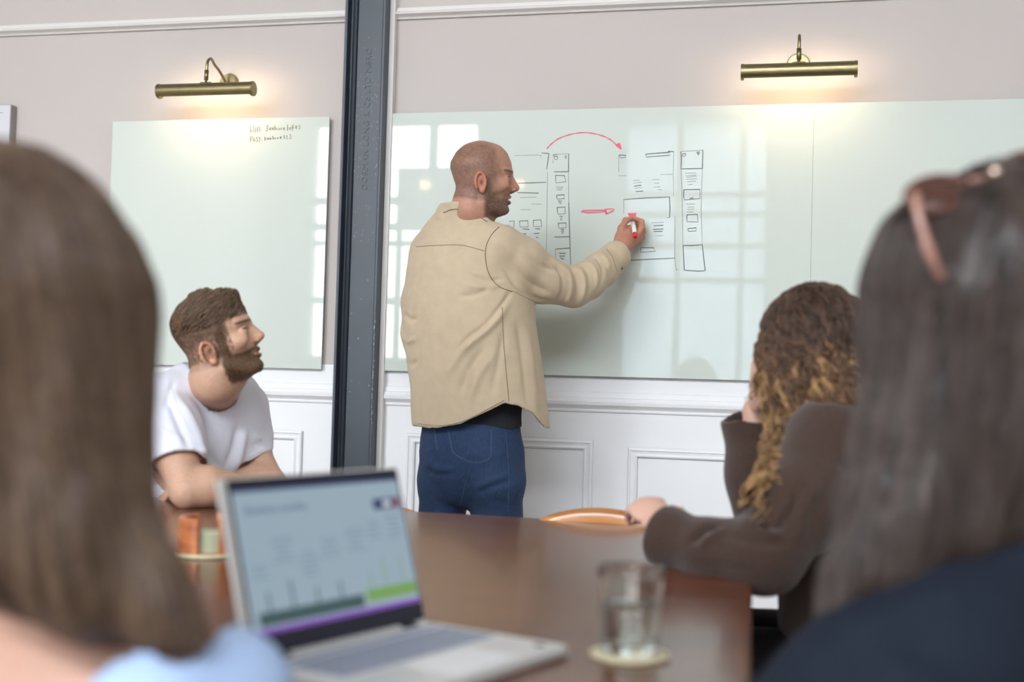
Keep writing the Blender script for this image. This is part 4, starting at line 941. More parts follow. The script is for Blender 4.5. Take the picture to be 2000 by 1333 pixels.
#__PART5__
# ---------------------------------------------------------------- the seated man
def seated_man():
    D = 3.10; bs = P(385, 900, 3.4); bs[2] = 0
    T = empty('person', tuple(bs), 'seated bearded young man in a white t-shirt, arms on the table, looking up', 'person')
    bf = unit(-AW+RT); br = unit(-RT-AW); ax = (br, bf, UP)
    a = math.radians(20); fx = CR*math.cos(a)+CU*math.sin(a)+CF*.04; uz = -CR*math.sin(a)+CU*math.cos(a)-CF*.05
    H = Head(P(430, 680, D), fx, uz, .94); ho = H.o; EAR = (-.010, -.008)
    lo = np.minimum(P(250, 560, 3.1), P(250, 900, 3.5))-.2; hi = np.array([-.85, -.75, 1.36]); lo = np.array([-2.0, -1.98, -.01])
    v = Vol(axis(lo[0], hi[0], .010, [(ho[0]-.14, ho[0]+.145, .0023)]), axis(lo[1], hi[1], .010, [(ho[1]-.1, ho[1]+.1, .0025)]), axis(lo[2], hi[2], .012, [(.745, .86, .006), (ho[2]-.14, ho[2]+.175, .0023)]))
    R_, L_ = P(318, 792, 3.14), P(474, 799, 3.40)
    v.ell(P(395, 850, 3.28), (.14, .10, .17), ax, .05); hp = P(380, 1040, 3.55); v.cone(P(390, 880, 3.3), hp, .13, .13, .06); v.cone(R_, L_, .05, .05, .05)
    v.chain([H.L(-.03, 0, -.02), H.L(-.038, 0, -.075), P(414, 752, 3.18), P(402, 790, 3.24)], [.056, .057, .060, .085], .03)
    v.cone(H.L(.03, 0, -.065), P(430, 765, 3.17), .033, .036, .03); v.cone(H.L(-.01, -.045, -.055), P(440, 776, 3.14), .016, .016, .03)
    e1 = P(366, 961, 2.99); e1[2] = ZT+.041; w1 = P(505, 968, 3.08); w1[2] = ZT+.034
    v.chain([R_, P(342, 880, 3.04), e1], [.060, .052, .040], .03); m1 = (e1+w1)/2+(0, 0, .006)
    v.chain([e1, e1*.72+w1*.28+(0, 0, .012), m1, w1], [.040, .048, .041, .028], .02)
    hand(v, w1, unit(w1-e1), UP, -1, 1.0, (.3, .4, .3))
    e2 = P(530, 958, 3.23); e2[2] = ZT+.04; w2 = P(420, 950, 3.20); w2[2] = ZT+.034; 
    v.chain([L_, P(492, 880, 3.33), e2], [.052, .045, .038], .03); v.chain([e2, e2*.7+w2*.3+(0, 0, .008), w2], [.038, .043, .027], .02); hand(v, w2, unit(w2-e2), UP, 1, 1.0, (.3, .4, .3))
    thighs(v, hp-(0, 0, .0), bf, br)
    H.sculpt(v, mouth=0, ear=EAR)
    V, Q = v.mesh(1)
    def hl(x, y, z): return sm(.008, -.006, x-(.050-.25*np.maximum(.075-z, 0)*(z < .075)))*sm(-.055, -.035, z+.1*x)*(.40+.60*sm(.0, .05, z+.008*vnoise(V, 90, 6)))
    skin = (.56, .34, .235); col = face_colour(H, V, skin, (.095, .056, .036), .95, .92, hl, EAR)
    link(mesh_from(V, Q, col), 'body', M_skin, T, smooth=True)
    # hair cap and strands
    fxh, L = H.fx, H.L
    v = Vol(axis(ho[0]-.2, ho[0]+.2, .0036), axis(ho[1]-.14, ho[1]+.14, .0036), axis(ho[2]-.06, ho[2]+.22, .0036))
    sl, d, x, y, z = H.base(v); ln = .054+.012*np.clip(np.abs(x)/.1, 0, 1)
    h = -.004+.0125*sm(0, .042, z-ln)+.009*sm(.02, .06, x)*sm(.095, .125, z)*sm(.06, .03, np.abs(y)); fr = sm(.092, .080, x-.35*np.maximum(z-.105, 0)+.9*np.maximum(.088-z, 0))
    h = h*fr-.006*(1-fr); v.F[sl] = np.minimum(v.F[sl], d-h*.94)
    Vh, Qh = v.mesh(2); M_cap = M_hshell('short_brown_hair', (.070, .040, .024), (160, 160, 60), .45)
    ho_ = link(mesh_from(Vh, Qh), 'hair', M_cap, T, smooth=True)
    M_st = hair_mat('short_hair_strands', (.04, .022, .013), (.26, .16, .095))
    x, y, z = H.loc(Vh); n = normals(Vh, Qh); idx = np.where((z > .060) & ((n@(-CF)) > -.5))[0]
    st = Vh[rng.choice(idx, 5200)]; fwd, upz = Vector(H.fx), Vector(H.uz)
    paths = walk(Vh, Qh, st, lambda p, nn: fwd*1.0+upz*.35+nn*.1, .0045, 6, .004, None, .28)
    for p in paths: p += np.outer(np.linspace(0, 1, len(p))**2, (H.uz*.006+H.fx*.003)*rng.uniform(.2, 1.3))
    strands('hair_strands', paths, .0007, .0003, M_st, ho_)
    # beard and side stubble
    x, y, z = H.loc(V); n = normals(V, Q); bl = (z < -.028-.22*np.maximum(.035-x, 0)+.25*np.maximum(x-.085, 0)) & (x+.006*vnoise(V, 80, 2) > .002) & (z+.006*vnoise(V, 80, 7) > -.090) & (np.abs(y) < .085) & (np.hypot(x-.085, (z+.043)*1.4) > .013)
    bl = bl | ((np.abs(x-.020) < .011) & (z > -.045) & (z < .045) & (np.abs(y) > .05))
    idx = np.where(bl & ((n@(-CF)) > -.4))[0]; st = V[rng.choice(idx, 3600)]
    paths = walk(V, Q, st, lambda p, nn: fwd*.3-upz*1.0, .0022, 5, .0018, None, .3)
    strands('beard', paths, .0003, .00018, hair_mat('beard_hair', (.07, .038, .022), (.30, .18, .10)), T)
    idx = np.where((z > -.02) & (z < .07) & (x < .045) & (x > -.12) & (np.abs(y) < .085) & ((n@(-CF)) > -.3))[0]; st = V[rng.choice(idx, 2600)]
    paths = walk(V, Q, st, lambda p, nn: fwd*.3-upz*1.0, .0026, 4, .0010, None, .3)
    strands('side_hair', paths, .00022, .00015, hair_mat('faded_side_hair', (.06, .035, .022), (.25, .15, .09)), T)
    # t-shirt
    v = Vol(axis(-2.0, -.95, .0047), axis(-1.95, -.78, .0047), axis(.48, 1.2, .0047)); fl = (bf, .80)
    v.chain([P(402, 812, 3.27), P(392, 860, 3.28), P(378, 960, 3.34), P(374, 1060, 3.5)], [.155, .168, .160, .165], .05, flat=fl)
    v.cone(P(404, 778, 3.22), R_-(0, 0, .0), .078, .068, .05); v.cone(P(418, 776, 3.24), L_, .072, .060, .05)
    v.chain([R_, P(330, 840, 3.08), P(350, 912, 3.02)], [.074, .079, .073], .03)
    v.chain([L_, P(482, 850, 3.36), P(490, 905, 3.30)], [.064, .062, .062], .03)
    shell(v, .010, around(P(349, 915, 3.02), .075), around(P(490, 900, 3.30), .075))
    a1 = P(349, 909, 3.02); d1 = unit(P(357, 935, 3.0)-P(330, 840, 3.08)); plane(v, a1, d1-CR*.1, a1-(.13, .13, .06), a1+(.13, .13, .2)*np.array([1, 1, .5]))
    cutpx(v, lambda px, py, w, X, Y, Z: np.where((px < 402) & (w < 3.22), (py-np.interp(px, [296, 304, 350, 393, 402], [926, 923, 911, 897, 894]))*w/FPX, -1), P(280, 980, 3.0)-.15, P(400, 850, 3.1)+.12)
    cutpx(v, lambda px, py, w, X, Y, Z: np.where((px > 466) & (w > 3.1), (py-np.interp(px, [466, 490, 516, 540], [908, 900, 884, 878]))*w/FPX, -1), P(460, 960, 3.2)-.1, P(540, 850, 3.4)+.12)
    nk = P(414, 752, 3.18); nx, ny = [352, 372, 392, 425, 447, 462, 468, 476, 500], [690, 712, 745, 775, 778, 762, 740, 728, 700]
    cutpx(v, lambda px, py, w, X, Y, Z: np.where((px > 366) & (px < 474) & (w < 3.27), (np.interp(px, nx, ny)-py)*w/FPX, -1), nk-.2, nk+.2)
    v.chain([P(404, 715, 3.25), P(420, 762, 3.17)], [.062, .060], 0, 's')
    L1 = [([(330, 780), (350, 830), (372, 880)], -.005, 8), ([(345, 775), (372, 820), (395, 870), (400, 900)], .006, 8), ([(372, 760), (400, 800), (425, 850)], -.003, 8), ([(465, 830), (455, 880), (440, 920)], -.005, 7), ([(480, 835), (470, 885), (458, 920)], .005, 7), ([(410, 880), (425, 915)], -.004, 6), ([(385, 890), (395, 930)], .004, 7),
          ([(496, 850), (508, 862)], .003, 4), ([(494, 866), (511, 878)], -.003, 4), ([(300, 830), (330, 850), (365, 860)], .003, 7), ([(340, 745), (330, 770), (322, 800)], -.003, 6)]
    ts, V2, Q2 = cloth_obj('t_shirt', v, M_white, T, [(a, b*1.6, c) for a, b, c in L1], .0022, 12)
    bv = bvh_of(V2, Q2); M_ws = mat('white_seam', (.58, .59, .66), .9)
    seam(bv, [(367, 716), (384, 748), (418, 783), (447, 787), (466, 772), (473, 748)], .0009, M_ws, ts, 'neck_rib', -.0003); seam(bv, [(304, 917), (350, 904), (392, 890)], .0006, M_ws, ts, 'hem_stitching')
    seam(bv, [(468, 900), (490, 892), (514, 879)], .0006, M_ws, ts, 'hem_stitching')
    seam(bv, [(332, 742), (345, 790), (375, 850), (392, 892)], .0006, M_ws, ts, 'armhole_seam')
    v = Vol(axis(-2.0, -.8, .012), axis(-1.98, -.75, .012), axis(.0, .64, .012)); thighs(v, hp, bf, br, off=.014); v.ell(hp, (.16, .12, .1), ax, .05)
    cloth_obj('trousers', v, M_dark, T)
    return hp
hpA = seated_man()
chair(hpA[0]-.02, hpA[1]+.03, math.pi+.2, 'honey wood chair the man in the white t-shirt sits on', zc=.72, w=.34)
# ---------------------------------------------------------------- curly-haired woman in a brown coat
def lock_paths(cs, n, r, wave, seg=34, seed=0):
    """loose curly locks around a guide line"""
    out = []
    for _ in range(n):
        g = spline(cs, seg); off = rng.normal(0, r, 3); ph = rng.uniform(0, 6.28); wl = wave[1]*rng.uniform(.7, 1.4); am = wave[0]*rng.uniform(.5, 1.3)
        s0 = int(rng.uniform(0, seg*.35)); s1 = int(rng.uniform(seg*.65, seg)); L_ = np.linalg.norm(np.diff(g, axis=0), axis=1).sum()/seg
        k = np.arange(seg)*L_/wl*6.28+ph; t = np.linspace(.7, 1.15, seg)[:, None]
        p = g+off*t+np.outer(np.sin(k), CR)*am+np.outer(np.cos(k), CF)*am+np.outer(np.sin(k*.5+1), UP)*am*.5
        out.append(p[s0:s1])
    return out
def curly_woman():
    bs = P(1640, 1000, 2.42); bs[2] = 0
    T = empty('person', tuple(bs), 'woman with long curly brown hair in a brown wool coat, chin on her hand', 'person')
    fx = -CR*.86+CF*.5; H = Head(P(1592, 716, 2.46), fx, CU+CR*.02, .97)
    bf = unit(-RT*.9+AW*.45); br = np.cross(bf, UP); ax = (br, bf, UP)
    v = Vol(axis(-.75, .65, .009, [(H.o[0]-.13, H.o[0]+.12, .005)]), axis(-2.75, -1.5, .009), axis(-.01, 1.36, .009))
    hp = P(1680, 1330, 2.40); hp[2] = .53
    v.ell(P(1640, 930, 2.42), (.13, .09, .2), ax, .05); v.cone(P(1650, 1000, 2.42), hp, .12, .135, .06, flat=(bf, .72))
    v.chain([H.L(-.03, 0, -.03), H.L(-.04, 0, -.08), P(1622, 830, 2.44)], [.05, .05, .07], .03)
    SL, SR = P(1625, 870, 2.26), P(1590, 880, 2.56); v.cone(SL, SR, .05, .05, .05)
    e1 = P(1492, 1088, 2.13); w1 = P(1308, 1043, 2.26)
    v.chain([SL, e1, w1], [.045, .036, .024], .02); hw = P(1297, 1034, 2.27); v.cone(w1, hw, .025, .025, .01)
    hand(v, hw, unit(P(1268, 998, 2.33)-hw), unit(UP*.6-CF*.8), 1, 1.02, (.6, .7, .5))
    e2 = P(1490, 1015, 2.50); w2 = P(1474, 800, 2.56); v.chain([SR, e2, w2], [.045, .036, .026], .02)
    hand(v, P(1474, 790, 2.50), unit(P(1490, 712, 2.47)-P(1474, 790, 2.50)), unit(-CR-CF*.3), 1, .95, (.5, .6, .5))
    thighs(v, hp, bf, br, (.08, .058, .04)); H.sculpt(v)
    V, Q = v.mesh(1); skin = (.66, .40, .31); c = np.tile(np.array(skin), (len(V), 1)); link(mesh_from(V, Q, c), 'body', M_skin, T, smooth=True)
    # coat
    v = Vol(axis(-.45, .50, .0055), axis(-2.72, -1.55, .0055), axis(.48, 1.16, .0055)); fl = (bf, .78)
    v.chain([P(1640, 880, 2.42), P(1640, 960, 2.42), P(1655, 1080, 2.40), P(1675, 1250, 2.38), hp], [.150, .165, .160, .17, .18], .05, flat=fl)
    v.cone(P(1640, 862, 2.43), SL+(0, 0, -.01), .080, .080, .05); v.cone(P(1625, 835, 2.45), SR, .08, .08, .05)
    v.chain([SL, P(1560, 990, 2.18), e1, P(1400, 1078, 2.19), P(1300, 1050, 2.262), P(1270, 1038, 2.29)], [.088, .082, .064, .056, .050, .049], .03)
    v.chain([SR, P(1530, 960, 2.53)], [.09, .09], .04); v.chain([P(1500, 1012, 2.50), P(1486, 920, 2.54), P(1479, 815, 2.575), P(1479, 780, 2.58)], [.066, .069, .0705, .0705], .03)
    v.cone(P(1618, 820, 2.44), P(1614, 790, 2.45), .075, .07, .04)
    cw = P(1287, 1046, 2.27); shell(v, .012, around(cw, .10), around(P(1479, 810, 2.575), .10))
    plane(v, cw, unit(P(1280, 1041, 2.28)-P(1400, 1075, 2.19))+CU*.12, cw-.14, cw+.14)
    cutpx(v, lambda px, py, w, X, Y, Z: np.where((px < 1560) & (w > 2.30), (np.interp(px, [1400, 1440, 1480, 1545, 1600], [828, 812, 816, 812, 800])+(w-2.575)*-130-py)*w/FPX, -1), P(1400, 900, 2.5)-.12, P(1550, 760, 2.6)+.15)
    plane(v, P(1614, 792, 2.45), UP+CR*.1)
    L_ = [([(1345, 1065), (1375, 1035), (1400, 1030)], -.016, 6), ([(1478, 1022), (1492, 1028), (1506, 1022)], -.020, 7), ([(1365, 1072), (1395, 1045), (1415, 1035)], .008, 7), ([(1440, 1010), (1490, 1035), (1530, 1045)], .008, 10), ([(1420, 1045), (1480, 1060), (1540, 1062)], -.007, 9), ([(1560, 960), (1540, 1010), (1505, 1040)], -.010, 9), ([(1600, 940), (1570, 1000), (1560, 1060)], .010, 12),
          ([(1480, 870), (1470, 930), (1480, 990)], -.005, 8), ([(1620, 900), (1640, 980), (1640, 1060)], .008, 14), ([(1350, 1100), (1420, 1110), (1480, 1118)], -.004, 7)]
    ct, V2, Q2 = cloth_obj('wool_coat', v, M_coat, T, L_, .004, 9)
    # skirt below the coat, dark trousers
    v = Vol(axis(-.75, .5, .012), axis(-2.75, -1.5, .012), axis(.0, .68, .012)); thighs(v, hp, bf, br, (.08, .058, .04), off=.02); v.ell(hp, (.17, .13, .11), ax, .05); cloth_obj('trousers', v, M_dark, T)
    # hair mass
    v = Vol(axis(-.25, .32, .0048), axis(-2.3, -1.65, .0048), axis(.88, 1.34, .0048))
    v.ell(P(1592, 668, 2.46), (.101, .112, .112), (CR, CF, CU), .0); v.ell(P(1604, 740, 2.46), (.098, .11, .10), (CR, CF, CU), .03); v.chain([P(1590, 760, 2.36), P(1640, 778, 2.33), P(1700, 775, 2.34)], [.045, .042, .04], .03)
    v.chain([P(1600, 700, 2.42), P(1620, 780, 2.40), P(1640, 830, 2.40)], [.08, .075, .05], .03); v.chain([P(1540, 690, 2.42), P(1548, 790, 2.40), P(1545, 860, 2.36)], [.05, .042, .036], .03)
    v.chain([P(1560, 740, 2.36), P(1550, 850, 2.32), P(1522, 920, 2.22), P(1492, 975, 2.13), P(1482, 1010, 2.09)], [.055, .038, .032, .024, .010], .02)
    Vh, Qh = v.mesh(2); n = normals(Vh, Qh); cr_ = .3+.7*sm(600, 680, projv(Vh)[1]); Vh = Vh+n*(cr_*(.009*vnoise(Vh, 34, 2)+.005*vnoise(Vh*np.array([1, 1, .6]), 80, 3)))[:, None]
    py = projv(Vh)[1]; px = projv(Vh)[0]; k = sm(640, 900, py+.35*(1600-px))[:, None]*(.8+.4*vnoise(Vh, 45, 9)[:, None]); k = np.clip(k, 0, 1)
    c = np.array((.030, .016, .011))*(1-k)+np.array((.21, .105, .042))*k
    M_c = mat('curly_hair_mass', (.1, .05, .02), .55, vcol='Col', noise=((120, 120, 60), .5), bump=((90, 90, 40), .8, .006))
    hr = link(mesh_from(Vh, Qh, c), 'hair', M_c, T, smooth=True)
    pn = projv(Vh); vis = np.where((n@(-CF)) > -.35)[0]
    for lo_, hi_, num, c1, c2, nm in ((540, 690, 1700, (.022, .012, .008), (.13, .07, .045), 'crown_strands'), (650, 830, 1700, (.05, .025, .014), (.28, .15, .075), 'mid_strands'), (790, 1010, 1000, (.10, .05, .02), (.50, .29, .12), 'golden_strands')):
        idx = vis[(py[vis] > lo_) & (py[vis] < hi_)]; st = Vh[rng.choice(idx, num)]; dn = Vector((0, 0, -1))
        paths = walk(Vh, Qh, st, lambda p, nn: dn, .006, 24, .004, (.008 if lo_ > 600 else .004, .042), .3)
        strands(nm, paths, .0011, .0006, hair_mat(nm, c1, c2, .4), hr)
    guides = walk(Vh, Qh, Vh[rng.choice(vis, 170)], lambda p, nn: dn, .006, 26, .003, (.011, .055), .25); rl = []
    for g in guides:
        if projv(g[:1])[1][0] < 625: continue
        ph = rng.uniform(0, 6.28); tt = np.arange(len(g))
        for _ in range(16): rl.append(g+rng.normal(0, .0022, 3)+np.outer(np.sin(tt*.5+ph), rng.normal(0, .0012, 3)))
    yy = np.array([projv(q[len(q)//2][None])[1][0] for q in rl])
    strands('ringlets', [q for q, y_ in zip(rl, yy) if y_ < 730], .0009, .0005, hair_mat('dark_ringlets', (.035, .018, .011), (.24, .13, .07), .38), hr)
    strands('ringlets', [q for q, y_ in zip(rl, yy) if y_ >= 730], .0010, .0005, hair_mat('golden_ringlets', (.12, .06, .022), (.60, .36, .16), .38), hr)
    locks = []
    for cs in ([(1512, 800, 2.38), (1500, 860, 2.34), (1515, 900, 2.23), (1490, 950, 2.14), (1478, 1015, 2.08)], [(1500, 690, 2.42), (1488, 740, 2.42), (1480, 780, 2.44)], [(1545, 830, 2.32), (1530, 900, 2.22), (1500, 960, 2.12)], [(1640, 740, 2.36), (1665, 790, 2.36), (1690, 820, 2.36)]):
        locks += lock_paths([P(*q) for q in cs], 60, .008, (.007, .045))
    strands('curly_locks', locks, .0012, .0007, hair_mat('curly_locks', (.10, .05, .02), (.46, .27, .12), .4), hr)
    return hp
hpB = curly_woman()
chair(hpB[0]+.02, hpB[1], math.pi/2+.3, 'honey wood chair under the woman in the brown coat', zc=.80, w=.40)
# ---------------------------------------------------------------- two women nearest the camera
def woman_right():
    bs = P(2000, 1200, 1.28); bs[2] = 0; T = empty('person', tuple(bs), 'woman with long straight dark hair and navy top, seated nearest at the right edge', 'person')
    bf = unit(AW*.8-RT*.6); br = np.cross(bf, UP); ax = (br, bf, UP)
    H = Head(P(1962, 618, 1.27), bf, UP, .95)
    v = Vol(axis(-.5, .75, .011), axis(-3.55, -2.55, .011), axis(-.01, 1.36, .009))
    hp = bs+np.array([.03, -.02, .52]); ch = P(1990, 1180, 1.28)
    v.cone(ch, hp, .118, .135, .05, flat=(bf, .74)); v.chain([H.L(-.03, 0, -.03), H.L(-.04, 0, -.09), P(1985, 980, 1.28), ch], [.05, .05, .06, .09], .04, flat=(bf, .95))
    SL, SR = P(1835, 1280, 1.17), P(2120, 1230, 1.42); v.cone(SL, SR, .055, .055, .05)
    e1 = P(1530, 1490, 1.08); w1 = e1+bf*.16+br*.10+(0, 0, -.12); v.chain([SL, e1, w1], [.05, .038, .025], .03); hand(v, w1, unit(w1-e1), UP, 1, .92)
    e2 = SR+bf*.05+(0, 0, -.27); w2 = e2+bf*.2-br*.08+(0, 0, -.05); v.chain([SR, e2, w2], [.048, .036, .025], .03); hand(v, w2, unit(w2-e2), UP, -1, .92)
    thighs(v, hp, bf, br, (.08, .058, .04)); H.sculpt(v)
    V, Q = v.mesh(1); link(mesh_from(V, Q, np.tile(np.array((.50, .30, .22)), (len(V), 1))), 'body', M_skin, T, smooth=True)
    v = Vol(axis(-.35, .75, .009), axis(-3.6, -2.6, .009), axis(.46, 1.02, .009)); fl = (bf, .8)
    v.chain([P(1985, 1200, 1.27), P(1985, 1400, 1.28), hp], [.140, .158, .172], .05, flat=fl); v.cone(P(1990, 1130, 1.28), SL, .075, .088, .05); v.cone(P(2000, 1130, 1.3), SR, .075, .085, .05)
    v.chain([SL, (SL+e1)/2, e1, w1*.85+e1*.15], [.090, .082, .066, .045], .03); v.chain([SR, e2, w2*.85+e2*.15], [.085, .058, .042], .03)
    L_ = [([(1700, 1230), (1800, 1180), (1900, 1170)], .006, 30), ([(1620, 1300), (1750, 1260), (1850, 1280)], -.006, 26)]
    cloth_obj('navy_top', v, M_navy, T, L_, .004, 8)
    v = Vol(axis(-.5, .75, .014), axis(-3.55, -2.55, .014), axis(.0, .66, .014)); thighs(v, hp, bf, br, (.08, .058, .04), off=.02); v.ell(hp, (.17, .13, .11), ax, .05); cloth_obj('trousers', v, M_dark, T)
    # long straight hair
    v = Vol(axis(-.12, .45, .0055), axis(-3.42, -2.95, .0055), axis(.72, 1.33, .0055))
    v.ell(P(1958, 560, 1.26), (.120, .115, .122), (CR, CF, CU), .0)
    v.chain([P(1825, 560, 1.24), P(1800, 720, 1.23), P(1790, 860, 1.22), P(1735, 1000, 1.20), P(1680, 1120, 1.17), P(1625, 1210, 1.15)], [.050, .046, .050, .044, .030, .010], .03)
    v.chain([P(1950, 600, 1.25), P(1930, 800, 1.25), P(1900, 930, 1.24), P(1850, 1010, 1.22)], [.12, .105, .080, .045], .05)
    v.chain([P(2050, 600, 1.28), P(2050, 850, 1.28), P(2060, 1000, 1.30)], [.11, .09, .06], .05)
    v.chain([P(1860, 850, 1.215), P(1790, 1020, 1.19), P(1720, 1120, 1.165)], [.07, .050, .02], .04)
    Vh, Qh = v.mesh(2); n = normals(Vh, Qh); a = Vh@CR*70; Vh = Vh+n*(.0035*np.sin(a+3*vnoise(Vh, 9, 2))+.004*vnoise(Vh*np.array([1, 1, .15]), 60, 3))[:, None]
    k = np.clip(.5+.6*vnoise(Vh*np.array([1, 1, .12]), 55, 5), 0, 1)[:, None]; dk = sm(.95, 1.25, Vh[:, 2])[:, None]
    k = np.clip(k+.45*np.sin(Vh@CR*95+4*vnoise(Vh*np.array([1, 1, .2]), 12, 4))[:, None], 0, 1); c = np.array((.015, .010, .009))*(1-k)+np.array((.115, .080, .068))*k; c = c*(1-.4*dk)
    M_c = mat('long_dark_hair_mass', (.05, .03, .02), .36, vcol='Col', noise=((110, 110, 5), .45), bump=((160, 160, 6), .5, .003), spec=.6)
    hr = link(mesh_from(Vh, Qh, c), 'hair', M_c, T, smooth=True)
    vis = np.where((n@(-CF)) > -.3)[0]; st = Vh[rng.choice(vis, 2600)]; dn = Vector(UP*-1-CR*.06)
    paths = walk(Vh, Qh, st, lambda p, nn: dn, .012, 22, .002, None, .07)
    strands('hair_strands', paths, .0006, .0003, hair_mat('long_dark_strands', (.012, .008, .007), (.11, .078, .066), .33), hr)
    # sunglasses pushed up on the hair
    s = empty('sunglasses', tuple(P(1860, 380, 1.2)), 'brown sunglasses pushed up on the dark hair of the woman at the right edge', 'sunglasses')
    M_gf = mat('blush_plastic', (.40, .20, .15), .28, coat=.5); M_gl = mat('dark_brown_lens', (.06, .022, .014), .12, coat=.6)
    tubeo('temple_arm', [spline([P(1786, 378, 1.155), P(1796, 430, 1.145), P(1808, 470, 1.14), P(1822, 510, 1.14), P(1842, 548, 1.15)], 16)], [[.0042]*8+[.0052]*4+[.004]*4], M_gf, s, 10)
    tubeo('temple_arm', [spline([P(2062, 390, 1.30), P(2078, 460, 1.32), P(2085, 540, 1.34)], 10)], .004, M_gf, s, 10)
    for (x0, y0), dd in (((1832, 378), 1.20), ((2010, 330), 1.24)):
        v = Vol(*[axis(q-.07, q+.07, .003) for q in P(x0, y0, dd)]); c0 = P(x0, y0, dd); a1 = unit(CR*.96+CU*.24+CF*.1); a3 = unit(CU*.75+CF*.65-CR*.2); a2 = np.cross(a3, a1)
        v.ell(c0, (.032, .022, .004), (a1, a3, a2), 0); cloth_obj('lens', v, M_gl, s)
        ring = [c0+a1*.033*math.cos(t_)+a3*.0235*math.sin(t_) for t_ in np.linspace(0, 2*math.pi, 36)]; tubeo('rim', [ring], .0026, mat('tortoise_rim', (.14, .055, .035), .25), s, 8)
    tubeo('bridge', [spline([P(1893, 352, 1.20), P(1918, 350, 1.20), P(1943, 338, 1.21)], 8)], .003, M_gf, s, 8)
    bm = bmesh.new(); bmesh.ops.create_uvsphere(bm, u_segments=14, v_segments=8, radius=.006); bmesh.ops.transform(bm, matrix=Matrix.Translation(P(1943, 336, 1.19)), verts=bm.verts)
    bm_obj('glint_bead', bm, mat('polished_gold', (.9, .72, .6), .12, metal=1.0), s, smooth=True)  # shiny bead added to give the bright glint on the frame
    return hp
hpC = woman_right()
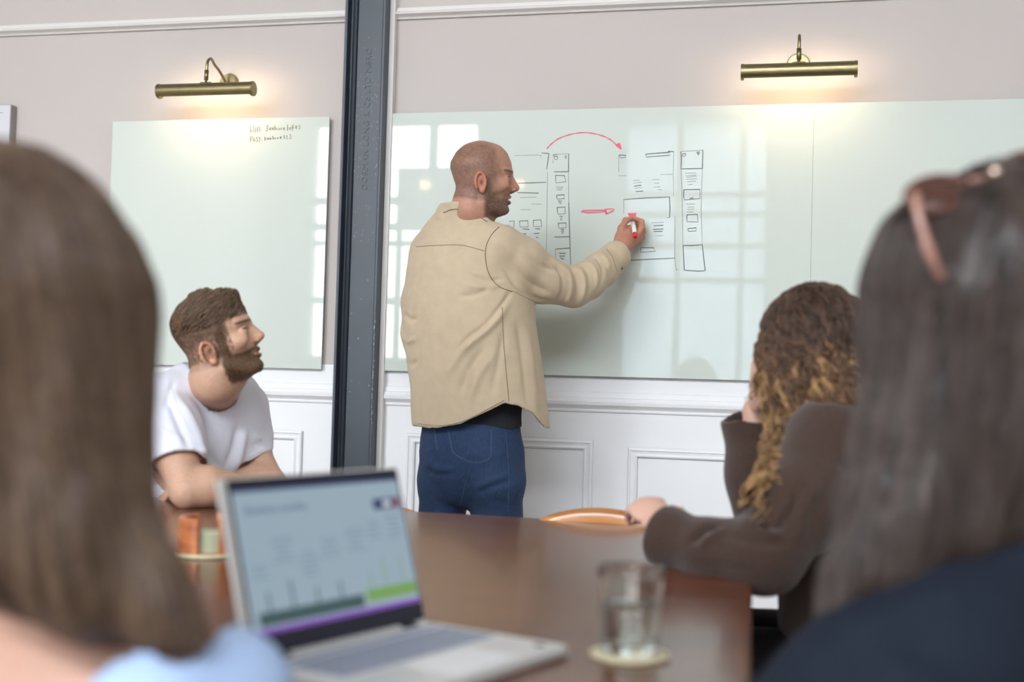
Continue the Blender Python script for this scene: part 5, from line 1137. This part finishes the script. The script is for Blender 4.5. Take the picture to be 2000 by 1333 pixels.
def woman_left():
    bs = P(60, 1200, 1.10); bs[2] = 0; T = empty('person', tuple(bs), 'woman with long light brown hair and pale blue top, seated nearest at the left edge', 'person')
    bf = unit(AW*.95+RT*.15); br = np.cross(bf, UP); ax = (br, bf, UP); H = Head(P(35, 640, 1.07), bf, UP, .95)
    v = Vol(axis(-1.25, -.1, .011), axis(-3.95, -2.95, .011), axis(-.01, 1.36, .009))
    hp = bs+np.array([-.02, -.10, .52]); ch = P(60, 1390, 1.12)
    v.cone(ch, hp, .118, .135, .05, flat=(bf, .74)); v.chain([H.L(-.03, 0, -.03), H.L(-.04, 0, -.10), P(60, 1170, 1.09), ch], [.05, .05, .065, .10], .05)
    SL, SR = P(-330, 1370, 1.14), P(405, 1388, 1.03); v.cone(SL, SR, .052, .050, .06)
    for S, sg in ((SL, -1), (SR, 1)):
        e = S+bf*.02+br*sg*.04+(0, 0, -.26); w = e+bf*.2-br*sg*.10+(0, 0, -.04)
        v.chain([S, e, w], [.045, .035, .024], .03); hand(v, w, unit(w-e), UP, -sg, .92)
    thighs(v, hp, bf, br, (.08, .058, .04)); H.sculpt(v)
    V, Q = v.mesh(1); link(mesh_from(V, Q, np.tile(np.array((.60, .36, .27)), (len(V), 1))), 'body', M_skin, T, smooth=True)
    v = Vol(axis(-1.2, -.2, .008), axis(-3.95, -3.1, .008), axis(.46, .95, .008)); fl = (bf, .8)
    v.chain([P(60, 1430, 1.12), P(60, 1600, 1.14), hp], [.15, .152, .170], .04, flat=fl)
    for S, sg in ((SL, -1), (SR, 1)): v.chain([S, S+bf*.05+br*sg*.03+(0, 0, -.10)], [.068, .062], .03)
    v.cone(SR+CU*.004, P(310, 1405, .98), .062, .062, .03)
    plane(v, P(60, 1440, 1.12), unit(UP-bf*.1), P(-40, 1500, 1.12)-.1, P(250, 1300, 1.12)+.12)
    cloth_obj('blue_top', v, M_blue, T, [], .004, 9)
    tubeo('top_strap', [spline([P(150, 1420, 1.01), P(190, 1340, .985), P(262, 1290, .98), P(300, 1262, .99)], 12)], .004, mat('brown_strap', (.16, .08, .05), .7), T, 8)
    v = Vol(axis(-1.25, -.1, .014), axis(-3.95, -2.95, .014), axis(.0, .66, .014)); thighs(v, hp, bf, br, (.08, .058, .04), off=.02); v.ell(hp, (.17, .13, .11), ax, .05); cloth_obj('trousers', v, M_dark, T)
    v = Vol(axis(-.90, -.38, .0055), axis(-3.85, -3.30, .0055), axis(.80, 1.32, .0055))
    v.ell(P(25, 580, 1.06), (.109, .11, .133), (CR, CF, CU), .0)
    v.chain([P(60, 620, 1.05), P(110, 800, 1.04), P(128, 930, 1.03), P(172, 1050, 1.01), P(235, 1140, .995), P(320, 1205, .98), P(385, 1242, .97)], [.095, .075, .064, .050, .036, .020, .008], .03)
    v.chain([P(-60, 650, 1.06), P(-50, 820, 1.05), P(0, 950, 1.03), P(110, 1070, 1.01), P(230, 1150, .99)], [.10, .085, .066, .045, .02], .05)
    Vh, Qh = v.mesh(2); n = normals(Vh, Qh); Vh = Vh+n*(.004*np.sin(Vh@CR*60+3*vnoise(Vh, 8, 2))+.004*vnoise(Vh*np.array([1, 1, .15]), 50, 3))[:, None]
    k = np.clip(.5+.7*vnoise(Vh*np.array([1, 1, .12]), 45, 5), 0, 1)[:, None]
    c = np.array((.032, .018, .012))*(1-k)+np.array((.130, .078, .052))*k
    M_c = mat('long_brown_hair_mass', (.05, .03, .02), .38, vcol='Col', noise=((90, 90, 5), .45), bump=((150, 150, 6), .5, .003), spec=.5)
    hr = link(mesh_from(Vh, Qh, c), 'hair', M_c, T, smooth=True)
    vis = np.where((n@(-CF)) > -.3)[0]; st = Vh[rng.choice(vis, 2000)]; dn = Vector(UP*-1+CR*.22)
    paths = walk(Vh, Qh, st, lambda p, nn: dn, .012, 20, .002, None, .07)
    strands('hair_strands', paths, .0006, .0003, hair_mat('long_brown_strands', (.042, .024, .014), (.20, .125, .08), .35), hr)
    return hp
hpD = woman_left()
chair(hpC[0]+.02, hpC[1], .64, 'honey wood chair under the woman in the navy top', zc=.84, w=.42)
chair(hpD[0], hpD[1]-.02, -.12, 'honey wood chair under the woman in the pale blue top', zc=.80, w=.42)
